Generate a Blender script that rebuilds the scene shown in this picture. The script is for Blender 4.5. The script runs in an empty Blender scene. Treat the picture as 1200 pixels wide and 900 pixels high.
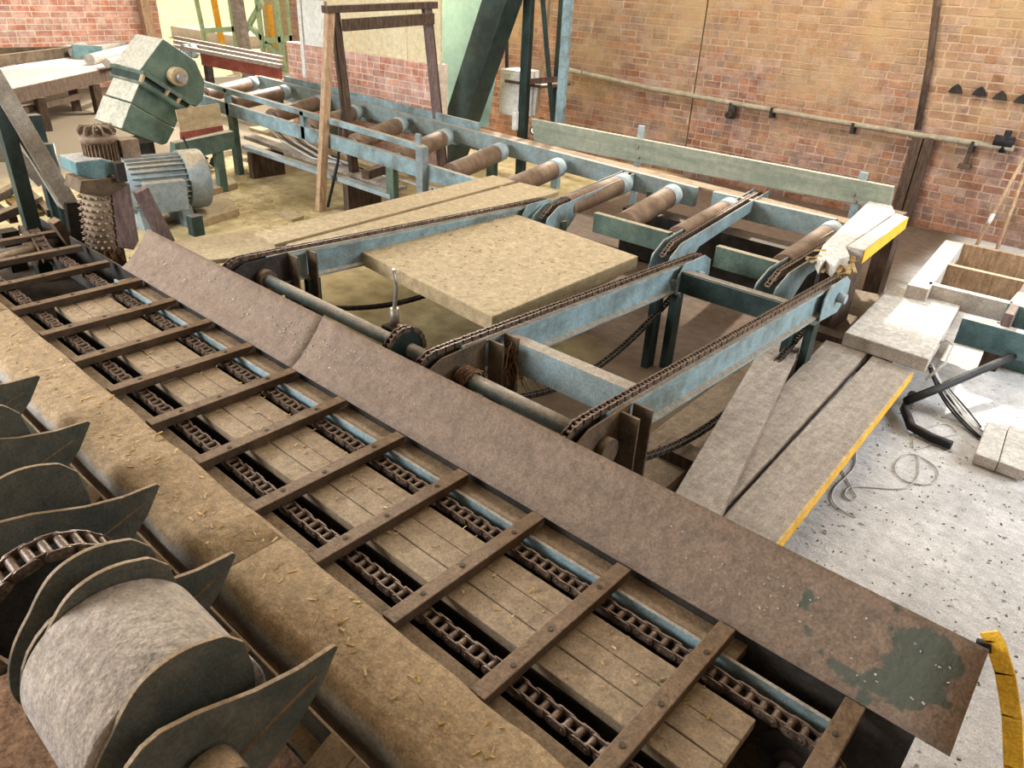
import bpy, bmesh, math, random
from mathutils import Vector, Matrix
random.seed(7)
SC = bpy.context.scene
COL = SC.collection

# ------------------------------------------------------------------ camera
CAMH = 2.08
F = 870.73
RR = ((0.74297529, 0.35086763, -0.56998212),
      (0.66777765, -0.33082562, 0.66680388),
      (0.0453952, -0.87604013, -0.48009682))      # world = RR @ (right, down, forward)
def ray(px, py):
    v = (px-600.0, py-450.0, F)
    return Vector([sum(RR[i][j]*v[j] for j in range(3)) for i in range(3)])
def P(px, py, z=None, x=None, y=None):
    """pixel of the 1200x900 photograph -> point on the plane z=, x= or y="""
    r = ray(px, py)
    if z is not None: t = (z-CAMH)/r.z
    elif y is not None: t = y/r.y
    else: t = x/r.x
    return r*t + Vector((0, 0, CAMH))
def proj(p):
    d = Vector(p)-Vector((0, 0, CAMH))
    q = [sum(RR[i][j]*d[i] for i in range(3)) for j in range(3)]
    return (600+F*q[0]/q[2], 450+F*q[1]/q[2], q[2])
cam = bpy.data.cameras.new('camera'); camo = bpy.data.objects.new('camera', cam); COL.objects.link(camo)
cam.sensor_width = 36; cam.lens = F/1200*36; cam.clip_start = .02; cam.clip_end = 300
camo.matrix_world = Matrix(((RR[0][0], -RR[0][1], -RR[0][2], 0), (RR[1][0], -RR[1][1], -RR[1][2], 0),
                            (RR[2][0], -RR[2][1], -RR[2][2], CAMH), (0, 0, 0, 1)))
SC.camera = camo

# ------------------------------------------------------------------ light
SC.view_settings.view_transform = 'Standard'; SC.view_settings.look = 'None'
SC.view_settings.exposure = 0.55; SC.view_settings.gamma = 1.0; SC.view_settings.use_curve_mapping = False
w = bpy.data.worlds.new('world'); SC.world = w; w.use_nodes = True
w.node_tree.nodes['Background'].inputs[0].default_value = (1.0, .96, .9, 1)
w.node_tree.nodes['Background'].inputs[1].default_value = .5
def area(name, loc, target, sx, sy, power, col):
    l = bpy.data.lights.new(name, 'AREA'); l.shape = 'RECTANGLE'; l.size = sx; l.size_y = sy; l.energy = power; l.color = col
    o = bpy.data.objects.new(name, l); COL.objects.link(o); o.location = loc
    o.rotation_euler = (Vector(target)-Vector(loc)).to_track_quat('-Z', 'Y').to_euler()
    return o
area('doorway_daylight', (3.4, 6.6, 2.6), (-.9, 4.3, .1), 2.0, 2.2, 270, (.86, .93, 1))
area('yard_daylight', (-11.0, 9.2, 3.4), (-7.0, 4.2, .4), 3.0, 2.4, 1700, (1, .95, .84))
area('side_window_daylight', (-6.4, -2.9, 3.0), (-5.2, 1.6, .6), 4.5, 1.5, 520, (.95, .97, 1))
area('roof_light', (-3.2, 4.4, 4.75), (-3.2, 4.4, 0), 5.0, 2.5, 130, (1, .94, .86))
area('wall_lamp_light', (-2.4, 6.6, 4.2), (-3.4, 8.5, 1.6), .9, .5, 60, (1, .82, .55))
sun = bpy.data.lights.new('sun', 'SUN'); sun.energy = 5; sun.angle = .03; sun.color = (1, .95, .85)
suno = bpy.data.objects.new('sun', sun); COL.objects.link(suno); suno.rotation_euler = (math.radians(-38), math.radians(-30), 0)
suno.location = (-20, 15, 10)

# ------------------------------------------------------------------ helpers
def srgb(r, g, b):
    f = lambda c: (c/255/12.92) if c/255 <= .04045 else ((c/255+.055)/1.055)**2.4
    return (f(r), f(g), f(b), 1)
MATS = {}
def mat(name, c1, c2=None, scale=6, dust=None, dmin=.35, damt=1.0, rough=.8, metal=0.0, bump=.25, bscale=60, rand=.0, stretch=None, thr=(.35, .65), dscale=5, grit=.3):
    m = bpy.data.materials.new(name); m.use_nodes = True; nt = m.node_tree; N = nt.nodes; L = nt.links
    b = N['Principled BSDF']; b.inputs['Roughness'].default_value = rough; b.inputs['Metallic'].default_value = metal
    b.inputs['Specular IOR Level'].default_value = .25
    tc = N.new('ShaderNodeTexCoord'); mp = N.new('ShaderNodeMapping'); geo = N.new('ShaderNodeNewGeometry')
    L.new(geo.outputs['Position'], mp.inputs[0])
    if stretch: mp.inputs['Scale'].default_value = stretch
    n1 = N.new('ShaderNodeTexNoise'); n1.inputs['Scale'].default_value = scale; n1.inputs['Detail'].default_value = 6; n1.inputs['Roughness'].default_value = .65
    L.new(mp.outputs[0], n1.inputs[0])
    cr = N.new('ShaderNodeValToRGB'); cr.color_ramp.elements[0].position = thr[0]; cr.color_ramp.elements[1].position = thr[1]
    cr.color_ramp.elements[0].color = c1; cr.color_ramp.elements[1].color = c2 or c1
    L.new(n1.outputs[0], cr.inputs[0]); out = cr.outputs[0]
    if rand:
        oi = N.new('ShaderNodeObjectInfo'); ad = N.new('ShaderNodeMath'); ad.operation = 'ADD'
        L.new(oi.outputs['Random'], ad.inputs[0]); L.new(geo.outputs['Random Per Island'], ad.inputs[1])
        fr = N.new('ShaderNodeMath'); fr.operation = 'FRACT'; L.new(ad.outputs[0], fr.inputs[0])
        mr = N.new('ShaderNodeMapRange'); mr.inputs[3].default_value = 1-rand; mr.inputs[4].default_value = 1+rand; L.new(fr.outputs[0], mr.inputs[0])
        hs = N.new('ShaderNodeHueSaturation'); L.new(out, hs.inputs['Color']); L.new(mr.outputs[0], hs.inputs['Value'])
        ms = N.new('ShaderNodeMath'); ms.operation = 'MULTIPLY'; ms.inputs[1].default_value = 7.31; L.new(fr.outputs[0], ms.inputs[0])
        f2 = N.new('ShaderNodeMath'); f2.operation = 'FRACT'; L.new(ms.outputs[0], f2.inputs[0])
        m2 = N.new('ShaderNodeMapRange'); m2.inputs[3].default_value = 1-1.2*rand; m2.inputs[4].default_value = 1+1.0*rand; L.new(f2.outputs[0], m2.inputs[0])
        L.new(m2.outputs[0], hs.inputs['Saturation']); out = hs.outputs[0]
    if dust:
        sx = N.new('ShaderNodeSeparateXYZ'); L.new(geo.outputs['Normal'], sx.inputs[0])
        nd = N.new('ShaderNodeTexNoise'); nd.inputs['Scale'].default_value = dscale; nd.inputs['Detail'].default_value = 8; nd.inputs['Roughness'].default_value = .7
        L.new(geo.outputs['Position'], nd.inputs[0])
        ad = N.new('ShaderNodeMath'); ad.operation = 'MULTIPLY_ADD'; L.new(nd.outputs[0], ad.inputs[0]); ad.inputs[1].default_value = 1.1; ad.inputs[2].default_value = -.55
        a2 = N.new('ShaderNodeMath'); a2.operation = 'ADD'; L.new(sx.outputs[2], a2.inputs[0]); L.new(ad.outputs[0], a2.inputs[1])
        mr = N.new('ShaderNodeMapRange'); mr.inputs[1].default_value = dmin; mr.inputs[2].default_value = dmin+.35; mr.inputs[4].default_value = damt
        L.new(a2.outputs[0], mr.inputs[0])
        n3 = N.new('ShaderNodeTexNoise'); n3.inputs['Scale'].default_value = 38; n3.inputs['Detail'].default_value = 5; L.new(geo.outputs['Position'], n3.inputs[0])
        c3 = N.new('ShaderNodeValToRGB'); c3.color_ramp.elements[0].position = .3; c3.color_ramp.elements[1].position = .72
        c3.color_ramp.elements[0].color = tuple(c*.78 for c in dust[:3])+(1,); c3.color_ramp.elements[1].color = tuple(min(1, c*1.18) for c in dust[:3])+(1,)
        L.new(n3.outputs[0], c3.inputs[0])
        mx = N.new('ShaderNodeMix'); mx.data_type = 'RGBA'; L.new(mr.outputs[0], mx.inputs[0]); L.new(out, mx.inputs[6]); L.new(c3.outputs[0], mx.inputs[7]); out = mx.outputs[2]
    if grit:
        ng = N.new('ShaderNodeTexNoise'); ng.inputs['Scale'].default_value = 130; ng.inputs['Detail'].default_value = 3; ng.inputs['Roughness'].default_value = .7; L.new(geo.outputs['Position'], ng.inputs[0])
        nh = N.new('ShaderNodeTexNoise'); nh.inputs['Scale'].default_value = 17; nh.inputs['Detail'].default_value = 6; nh.inputs['Roughness'].default_value = .7; L.new(geo.outputs['Position'], nh.inputs[0])
        g1 = N.new('ShaderNodeMapRange'); g1.inputs[1].default_value = .32; g1.inputs[2].default_value = .68; g1.inputs[3].default_value = 1-grit; g1.inputs[4].default_value = 1+grit*.75; L.new(ng.outputs[0], g1.inputs[0])
        g2 = N.new('ShaderNodeMapRange'); g2.inputs[1].default_value = .3; g2.inputs[2].default_value = .7; g2.inputs[3].default_value = 1-grit*.8; g2.inputs[4].default_value = 1+grit*.5; L.new(nh.outputs[0], g2.inputs[0])
        mm = N.new('ShaderNodeMath'); mm.operation = 'MULTIPLY'; L.new(g1.outputs[0], mm.inputs[0]); L.new(g2.outputs[0], mm.inputs[1])
        hv = N.new('ShaderNodeHueSaturation'); L.new(out, hv.inputs['Color']); L.new(mm.outputs[0], hv.inputs['Value']); out = hv.outputs[0]
    L.new(out, b.inputs['Base Color'])
    if bump:
        nb = N.new('ShaderNodeTexNoise'); nb.inputs['Scale'].default_value = bscale; nb.inputs['Detail'].default_value = 4
        L.new(mp.outputs[0], nb.inputs[0])
        bp = N.new('ShaderNodeBump'); bp.inputs['Strength'].default_value = bump; bp.inputs['Distance'].default_value = .01
        L.new(nb.outputs[0], bp.inputs['Height']); L.new(bp.outputs[0], b.inputs['Normal'])
    MATS[name] = m
    return m
TAN = srgb(172, 150, 112); GDUST = srgb(176, 162, 146); BRN = srgb(118, 98, 80); WDUST = srgb(205, 200, 192)
M = dict(
    dblue=mat('dusty_blue_paint', srgb(120, 126, 120), srgb(132, 150, 152), 4, srgb(160, 146, 128), .4, .95, .7, 0, .2, 50),
    hgreen=mat('housing_green_paint', srgb(70, 86, 74), srgb(98, 116, 100), 4, srgb(204, 198, 180), .22, .95, .55, 0, .2, 50),  # pale coat on tilted faces stands in for window light, besides dust
    pblue=mat('pale_blue_panel', srgb(132, 172, 178), srgb(160, 196, 198), 2, srgb(186, 180, 166), .6, .8, .5, 0, .1, 40, grit=.12),
    ledge=mat('brown_ledge', srgb(128, 108, 88), srgb(150, 130, 108), 5, None, rough=.95, bump=.5),
    slat=mat('dusty_brown_steel', srgb(62, 50, 40), srgb(88, 70, 52), 9, srgb(122, 98, 74), .5, .9, .6, .0, .3, 90),
    chain=mat('greasy_chain_steel', srgb(58, 46, 38), srgb(120, 100, 84), 40, srgb(128, 108, 92), .6, .7, .45, .35, .2, 120),
    deck=mat('dusty_deck_sheet', srgb(120, 104, 84), srgb(146, 128, 104), 5, srgb(156, 134, 106), .3, .8, .6, 0, .25, 70),
    frame=mat('brown_dusty_frame', srgb(66, 56, 46), srgb(104, 86, 66), 8, srgb(134, 112, 86), .5, .9, .7, 0, .3, 80),
    dark=mat('dark_grimy_steel', srgb(30, 28, 26), srgb(58, 52, 46), 8, srgb(96, 82, 66), .7, .7, .7, 0, .3, 60),
    cover=mat('cover_dusty_sheet', srgb(150, 142, 130), srgb(176, 168, 156), 6, srgb(156, 132, 100), .15, 1, .85, 0, .5, 45),
    blue=mat('blue_machine_paint', srgb(102, 112, 108), srgb(134, 158, 164), 3, srgb(162, 150, 134), .45, .95, .6, 0, .15, 60, thr=(.36, .55)),
    teal=mat('teal_paint', srgb(74, 102, 106), srgb(104, 132, 134), 4, srgb(186, 180, 170), .6, .95, .55, 0, .15, 60),
    green=mat('green_machine_paint', srgb(66, 82, 72), srgb(96, 112, 98), 4, srgb(176, 164, 138), .5, .9, .55, 0, .2, 50),
    dgreen=mat('dark_green_paint', srgb(34, 46, 44), srgb(54, 68, 64), 4, srgb(150, 140, 124), .7, .8, .4, .1, .1, 50),
    drum=mat('dusty_drum', srgb(140, 128, 118), srgb(172, 162, 152), 7, srgb(170, 156, 140), .2, .8, .9, 0, .9, 42),
    fin=mat('grimy_green_plate', srgb(66, 70, 64), srgb(94, 90, 78), 6, srgb(158, 132, 100), .35, .9, .6, 0, .2, 60),
    roller=mat('rusty_roller', srgb(96, 76, 60), srgb(132, 108, 88), 7, srgb(158, 146, 132), .82, .5, .5, .1, .15, 60),
    collar=mat('blue_grey_collar', srgb(126, 146, 152), srgb(160, 168, 168), 8, GDUST, .8, .5, .5, 0, .1, 60),
    oak=mat('grey_dusty_board', srgb(118, 104, 90), srgb(172, 160, 146), 9, srgb(178, 168, 156), .35, .62, .9, 0, .5, 45, stretch=(5, .5, 5)),
    boak=mat('brown_dusty_board', srgb(96, 80, 64), srgb(146, 126, 104), 9, srgb(150, 134, 114), .35, .55, .9, 0, .5, 45, stretch=(5, .5, 5)),
    sawboard=mat('sawdust_board', srgb(150, 130, 98), srgb(176, 156, 122), 5, srgb(176, 158, 126), .3, .9, .9, 0, .3, 50, stretch=(3, .6, 3)),
    white_board=mat('white_dusty_board', srgb(168, 158, 146), srgb(196, 188, 178), 7, WDUST, .3, .95, .9, 0, .5, 60),
    timber=mat('pale_timber', srgb(150, 120, 92), srgb(186, 158, 128), 8, srgb(196, 176, 148), .6, .6, .85, 0, .3, 50, stretch=(6, 6, .8)),
    dtimber=mat('dark_timber', srgb(62, 48, 40), srgb(96, 78, 64), 8, srgb(136, 118, 100), .7, .7, .85, 0, .3, 50, stretch=(6, 6, .8)),
    ptimber=mat('weathered_purple_timber', srgb(98, 82, 80), srgb(128, 110, 106), 8, srgb(150, 134, 122), .7, .7, .9, 0, .4, 50, stretch=(6, 6, 1)),
    yellow=mat('yellow_paint', srgb(222, 168, 40), srgb(240, 190, 60), 10, srgb(196, 176, 140), .6, .8, .6, 0, .15, 60),
    gplank=mat('green_plank', srgb(122, 132, 116), srgb(158, 160, 142), 3, srgb(186, 178, 158), .6, .7, .85, 0, .35, 40, stretch=(.5, 3, 5)),
    mortar=mat('lime_mortar', srgb(166, 142, 120), srgb(194, 170, 148), 4, None, rough=.95, bump=.6, bscale=50),
    brick=mat('red_brick', srgb(126, 90, 78), srgb(168, 132, 114), 7, None, rough=.95, bump=.7, bscale=70, rand=.22),
    pbrick=mat('pink_brick', srgb(176, 116, 98), srgb(214, 174, 156), 5, None, rough=.95, bump=.4, bscale=60, rand=.14),
    pmortar=mat('pale_mortar', srgb(208, 190, 170), srgb(222, 206, 190), 5, None, rough=.95, bump=.4),
    cream=mat('cream_panel', srgb(206, 190, 152), srgb(222, 208, 174), 2, None, rough=.9, bump=.1),
    white=mat('white_paint', srgb(214, 214, 208), srgb(228, 228, 222), 4, srgb(206, 198, 184), .6, .6, .6, 0, .1),
    red=mat('dark_red_paint', srgb(110, 52, 42), srgb(140, 76, 60), 5, srgb(180, 160, 130), .6, .8, .7, 0, .2),
    rope=mat('fibrous_waste', srgb(92, 66, 46), srgb(146, 112, 84), 30, None, rough=.95, bump=.4),
    black=mat('black_rubber', srgb(22, 22, 24), srgb(40, 40, 42), 8, srgb(110, 104, 98), .75, .6, .6, 0, .1),
    cable=mat('grey_cable', srgb(178, 176, 174), srgb(206, 204, 200), 8, None, rough=.6, bump=0),
    motor=mat('grey_motor_paint', srgb(112, 124, 128), srgb(140, 146, 144), 5, srgb(170, 156, 128), .45, .9, .6, 0, .15),
    gearmotor=mat('brown_motor_casting', srgb(104, 86, 70), srgb(146, 126, 106), 10, srgb(170, 150, 122), .6, .8, .7, 0, .2),
    steel=mat('worn_steel', srgb(120, 112, 104), srgb(160, 150, 140), 12, srgb(150, 138, 124), .7, .6, .4, .4, .15),
    pipe=mat('painted_wall_pipe', srgb(134, 124, 106), srgb(168, 158, 138), 8, srgb(176, 162, 138), .6, .7, .6, 0, .2),
    chips=mat('wood_chips', srgb(150, 122, 78), srgb(206, 180, 128), 30, None, rough=.95, bump=0, rand=.2),
    fluff=mat('pale_fluff', srgb(176, 172, 166), srgb(206, 202, 196), 30, None, rough=1, bump=0, rand=.1),
    orange=mat('orange_paint', srgb(216, 150, 40), srgb(232, 172, 60), 6, None, rough=.7, bump=.1),
    pgreen=mat('pale_green_paint', srgb(140, 164, 130), srgb(168, 186, 154), 4, None, rough=.7, bump=.1),
)
# flap: dust over green paint, the paint bare in patches near the free end
def flap_mat():
    m = mat('dusty_flap_sheet', srgb(118, 100, 86), srgb(134, 116, 102), 3, srgb(132, 112, 94), .1, .6, .75, 0, .5, 38)
    nt = m.node_tree; N = nt.nodes; L = nt.links; b = N['Principled BSDF']; src = b.inputs['Base Color'].links[0].from_socket
    geo = N.new('ShaderNodeNewGeometry'); s = N.new('ShaderNodeSeparateXYZ'); L.new(geo.outputs['Position'], s.inputs[0])
    nz = N.new('ShaderNodeTexNoise'); nz.inputs['Scale'].default_value = 8; nz.inputs['Detail'].default_value = 7; L.new(geo.outputs['Position'], nz.inputs[0])
    a = N.new('ShaderNodeMath'); a.operation = 'MULTIPLY_ADD'; L.new(s.outputs[0], a.inputs[0]); a.inputs[1].default_value = .30; L.new(nz.outputs[0], a.inputs[2])
    mr = N.new('ShaderNodeMapRange'); mr.inputs[1].default_value = .51; mr.inputs[2].default_value = .54; mr.inputs[4].default_value = .85; L.new(a.outputs[0], mr.inputs[0])
    mx = N.new('ShaderNodeMix'); mx.data_type = 'RGBA'; L.new(mr.outputs[0], mx.inputs[0]); L.new(src, mx.inputs[6]); mx.inputs[7].default_value = srgb(74, 84, 74); L.new(mx.outputs[2], b.inputs['Base Color'])
    return m
M['flap'] = flap_mat()
def smear(m, col, lo, hi, amt, sc=.9, zlift=.12):
    """old mortar and dust rubbed over the bricks in broad ragged patches"""
    nt = m.node_tree; N = nt.nodes; L = nt.links; b = N['Principled BSDF']; src = b.inputs['Base Color'].links[0].from_socket
    geo = N.new('ShaderNodeNewGeometry'); nz = N.new('ShaderNodeTexNoise'); nz.inputs['Scale'].default_value = sc; nz.inputs['Detail'].default_value = 9; nz.inputs['Roughness'].default_value = .72
    L.new(geo.outputs['Position'], nz.inputs[0]); s_ = N.new('ShaderNodeSeparateXYZ'); L.new(geo.outputs['Position'], s_.inputs[0])
    a = N.new('ShaderNodeMath'); a.operation = 'MULTIPLY_ADD'; L.new(s_.outputs[2], a.inputs[0]); a.inputs[1].default_value = zlift; L.new(nz.outputs[0], a.inputs[2])
    mr = N.new('ShaderNodeMapRange'); mr.inputs[1].default_value = lo; mr.inputs[2].default_value = hi; mr.inputs[4].default_value = amt; L.new(a.outputs[0], mr.inputs[0])
    mx = N.new('ShaderNodeMix'); mx.data_type = 'RGBA'; L.new(mr.outputs[0], mx.inputs[0]); L.new(src, mx.inputs[6]); mx.inputs[7].default_value = col; L.new(mx.outputs[2], b.inputs['Base Color'])
smear(M['brick'], srgb(172, 146, 108), .56, .82, .8, 1.1)
smear(M['mortar'], srgb(172, 146, 108), .56, .82, .8, 1.1)

def newbm(): return bmesh.new()
def box(bm, a, b):
    x0, y0, z0 = a; x1, y1, z1 = b
    v = [bm.verts.new(c) for c in ((x0,y0,z0),(x1,y0,z0),(x1,y1,z0),(x0,y1,z0),(x0,y0,z1),(x1,y0,z1),(x1,y1,z1),(x0,y1,z1))]
    for f in ((3,2,1,0),(4,5,6,7),(0,1,5,4),(1,2,6,5),(2,3,7,6),(3,0,4,7)): bm.faces.new([v[i] for i in f])
    return bm
def bar(bm, p0, p1, w, h, up=(0,0,1)):
    """square bar from p0 to p1, w across, h along 'up' (centred)"""
    p0 = Vector(p0); p1 = Vector(p1); d = (p1-p0).normalized(); u = Vector(up)
    s = d.cross(u)
    if s.length < 1e-4: s = d.cross(Vector((1, 0, 0)))
    s.normalize(); u = s.cross(d).normalized()
    v = []
    for p in (p0, p1):
        for a, c in ((-1,-1),(1,-1),(1,1),(-1,1)): v.append(bm.verts.new(p+s*(a*w/2)+u*(c*h/2)))
    for f in ((3,2,1,0),(4,5,6,7),(0,1,5,4),(1,2,6,5),(2,3,7,6),(3,0,4,7)): bm.faces.new([v[i] for i in f])
    return bm
def cyl(bm, p0, p1, r, seg=20, r2=None, caps=True):
    p0 = Vector(p0); p1 = Vector(p1); d = (p1-p0).normalized(); s = d.orthogonal().normalized(); u = d.cross(s); r2 = r if r2 is None else r2
    A = []; B = []
    for i in range(seg):
        a = 2*math.pi*i/seg; o = s*math.cos(a)+u*math.sin(a)
        A.append(bm.verts.new(p0+o*r)); B.append(bm.verts.new(p1+o*r2))
    for i in range(seg):
        j = (i+1) % seg; f = bm.faces.new((A[i], A[j], B[j], B[i])); f.smooth = True
    if caps: bm.faces.new(A[::-1]); bm.faces.new(B)
    return bm
def tube(bm, pts, r, seg=8):
    pts = [Vector(p) for p in pts]; rings = []
    for i, p in enumerate(pts):
        d = (pts[min(i+1, len(pts)-1)]-pts[max(i-1, 0)]).normalized()
        s = d.cross(Vector((0, 0, 1)));  s = s if s.length > 1e-3 else d.orthogonal()
        s.normalize(); u = s.cross(d)
        rings.append([bm.verts.new(p+(s*math.cos(2*math.pi*k/seg)+u*math.sin(2*math.pi*k/seg))*r) for k in range(seg)])
    for a, b in zip(rings, rings[1:]):
        for k in range(seg):
            f = bm.faces.new((a[k], a[(k+1) % seg], b[(k+1) % seg], b[k])); f.smooth = True
    bm.faces.new(rings[0][::-1]); bm.faces.new(rings[-1])
    return bm
def prism(bm, poly, ext):
    """closed polygon of 3D points pushed along the vector ext"""
    e = Vector(ext); A = [bm.verts.new(Vector(p)) for p in poly]; B = [bm.verts.new(Vector(p)+e) for p in poly]; n = len(A)
    bm.faces.new(A); bm.faces.new(B[::-1])
    for i in range(n): bm.faces.new((A[i], B[i], B[(i+1) % n], A[(i+1) % n]))
    return bm
def wpos(o):
    v = Vector((0, 0, 0))
    while o: v += o.location; o = o.parent
    return v
def obj(name, bm, m, parent=None, bevel=0.0, origin=None, label=None):
    bmesh.ops.recalc_face_normals(bm, faces=bm.faces[:])
    if origin is None:
        if bm.verts:
            lo = [min(v.co[i] for v in bm.verts) for i in range(3)]; hi = [max(v.co[i] for v in bm.verts) for i in range(3)]
            origin = Vector(((lo[0]+hi[0])/2, (lo[1]+hi[1])/2, lo[2]))
        else: origin = Vector((0, 0, 0))
    origin = Vector(origin)
    bmesh.ops.translate(bm, verts=bm.verts[:], vec=-origin)
    me = bpy.data.meshes.new(name); bm.to_mesh(me); bm.free(); me.materials.append(M[m] if isinstance(m, str) else m)
    o = bpy.data.objects.new(name, me); COL.objects.link(o)
    o.location = origin-(wpos(parent) if parent else Vector((0, 0, 0)))
    if parent: o.parent = parent
    if bevel:
        md = o.modifiers.new('bevel', 'BEVEL'); md.width = bevel; md.segments = 2; md.limit_method = 'ANGLE'; md.angle_limit = .7
    if label: o['label'] = label
    return o
def tag(o, label, cat, group=None):
    o['label'] = label; o['category'] = cat
    if group: o['group'] = group
    return o
def thing(name, label, cat, loc=(0,0,0), group=None):
    o = bpy.data.objects.new(name, None); COL.objects.link(o); o.location = loc; o.empty_display_size = .1
    return tag(o, label, cat, group)
def sub(name, parent, loc=None):
    o = bpy.data.objects.new(name, None); COL.objects.link(o); o.empty_display_size = .05
    o.location = (Vector(loc)-wpos(parent)) if loc is not None else (0, 0, 0); o.parent = parent
    return o
def struct(o): o['kind'] = 'structure'; return o
def stuff(o): o['kind'] = 'stuff'; return o
def link_copy(src, parent, wloc, rot=None, scale=None):
    c = src.copy(); COL.objects.link(c); c.parent = parent
    c.location = Vector(wloc)-(wpos(parent) if parent else Vector((0, 0, 0)))
    if rot is not None: c.rotation_euler = rot
    if scale is not None: c.scale = scale
    return c
def plate(bm, pts, th, n):      # sheet from points, thickness th along n
    return prism(bm, pts, Vector(n)*th)

# ------------------------------------------------------------------ floor, yard, walls
def floor_mat():
    m = mat('dusty_concrete_floor', srgb(188, 186, 184), srgb(216, 214, 212), 2.2, None, rough=.95, bump=.6, bscale=34)
    nt = m.node_tree; N = nt.nodes; L = nt.links; b = N['Principled BSDF']; src = b.inputs['Base Color'].links[0].from_socket
    geo = N.new('ShaderNodeNewGeometry'); s = N.new('ShaderNodeSeparateXYZ'); L.new(geo.outputs['Position'], s.inputs[0])
    def noise(sc, det=6):
        n = N.new('ShaderNodeTexNoise'); n.inputs['Scale'].default_value = sc; n.inputs['Detail'].default_value = det; L.new(geo.outputs['Position'], n.inputs[0]); return n
    def mixc(fac, a, col):
        x = N.new('ShaderNodeMix'); x.data_type = 'RGBA'; L.new(fac, x.inputs[0]); L.new(a, x.inputs[6])
        if isinstance(col, tuple): x.inputs[7].default_value = col
        else: L.new(col, x.inputs[7])
        return x.outputs[2]
    def blend(axis, x0, x1, k=1.0, sc=1.6):       # 0 -> 1 from x0 to x1 along an axis with a ragged edge
        n = noise(sc); a = N.new('ShaderNodeMath'); a.operation = 'MULTIPLY_ADD'; L.new(n.outputs[0], a.inputs[0]); a.inputs[1].default_value = k; L.new(s.outputs[axis], a.inputs[2])
        r = N.new('ShaderNodeMapRange'); r.inputs[1].default_value = x0+k/2; r.inputs[2].default_value = x1+k/2; L.new(a.outputs[0], r.inputs[0]); return r.outputs[0]
    # black specks and brown litter on the pale floor
    n = noise(22, 4); r = N.new('ShaderNodeMapRange'); r.inputs[1].default_value = .64; r.inputs[2].default_value = .70; r.inputs[4].default_value = .75; L.new(n.outputs[0], r.inputs[0])
    out = mixc(r.outputs[0], src, srgb(96, 88, 80))
    # brown dirt under the transfer conveyor, yellow sawdust farther left
    dirt = N.new('ShaderNodeValToRGB'); dirt.color_ramp.elements[0].color = srgb(84, 70, 56); dirt.color_ramp.elements[1].color = srgb(124, 106, 86)
    L.new(noise(9).outputs[0], dirt.inputs[0])
    saw = N.new('ShaderNodeValToRGB'); saw.color_ramp.elements[0].position = .3; saw.color_ramp.elements[1].position = .7
    saw.color_ramp.elements[0].color = srgb(154, 136, 98); saw.color_ramp.elements[1].color = srgb(198, 182, 138); L.new(noise(7, 8).outputs[0], saw.inputs[0])
    out = mixc(blend(0, -1.35, -1.6, .25), out, dirt.outputs[0])
    out = mixc(blend(0, -2.3, -2.6, .3), out, saw.outputs[0])
    mk = N.new('ShaderNodeMath'); mk.operation = 'MULTIPLY'; L.new(blend(1, 3.5, 3.8, .3), mk.inputs[0]); L.new(blend(0, -4.9, -4.5, .4), mk.inputs[1])
    m3 = N.new('ShaderNodeMath'); m3.operation = 'MULTIPLY'; L.new(mk.outputs[0], m3.inputs[0]); L.new(blend(0, -1.3, -1.6, .2), m3.inputs[1])
    lit = N.new('ShaderNodeValToRGB'); lit.color_ramp.elements[0].color = srgb(64, 52, 44); lit.color_ramp.elements[1].color = srgb(112, 94, 78); L.new(noise(14).outputs[0], lit.inputs[0])
    out = mixc(m3.outputs[0], out, lit.outputs[0])
    out = mixc(blend(0, -8.2, -9.2, 1.0), out, srgb(120, 108, 90))
    L.new(out, b.inputs['Base Color'])
    return m
M['floor'] = floor_mat()
bm = newbm(); box(bm, (-15.4, -3, -.2), (3.0, 8.75, 0)); struct(obj('floor', bm, 'floor'))
M['yard'] = mat('sunny_yard_ground', srgb(196, 178, 134), srgb(226, 212, 168), 1.2, None, rough=1, bump=.2, bscale=10)
bm = newbm(); box(bm, (-80, 8.75, -.3), (3, 70, -.06)); box(bm, (-80, -30, -.3), (-15.4, 8.75, -.06)); struct(obj('ground_yard', bm, 'yard'))

bm = newbm(); box(bm, (-15.4, -3.0, 4.8), (3.0, 8.75, 4.95)); M['sun_block'] = mat('sun_block_lining', srgb(120, 112, 100), srgb(150, 140, 124), 2, None, bump=.1); struct(obj('sun_block_ceiling', bm, 'sun_block'))  # unseen roof, added to keep the sun off the interior

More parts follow.
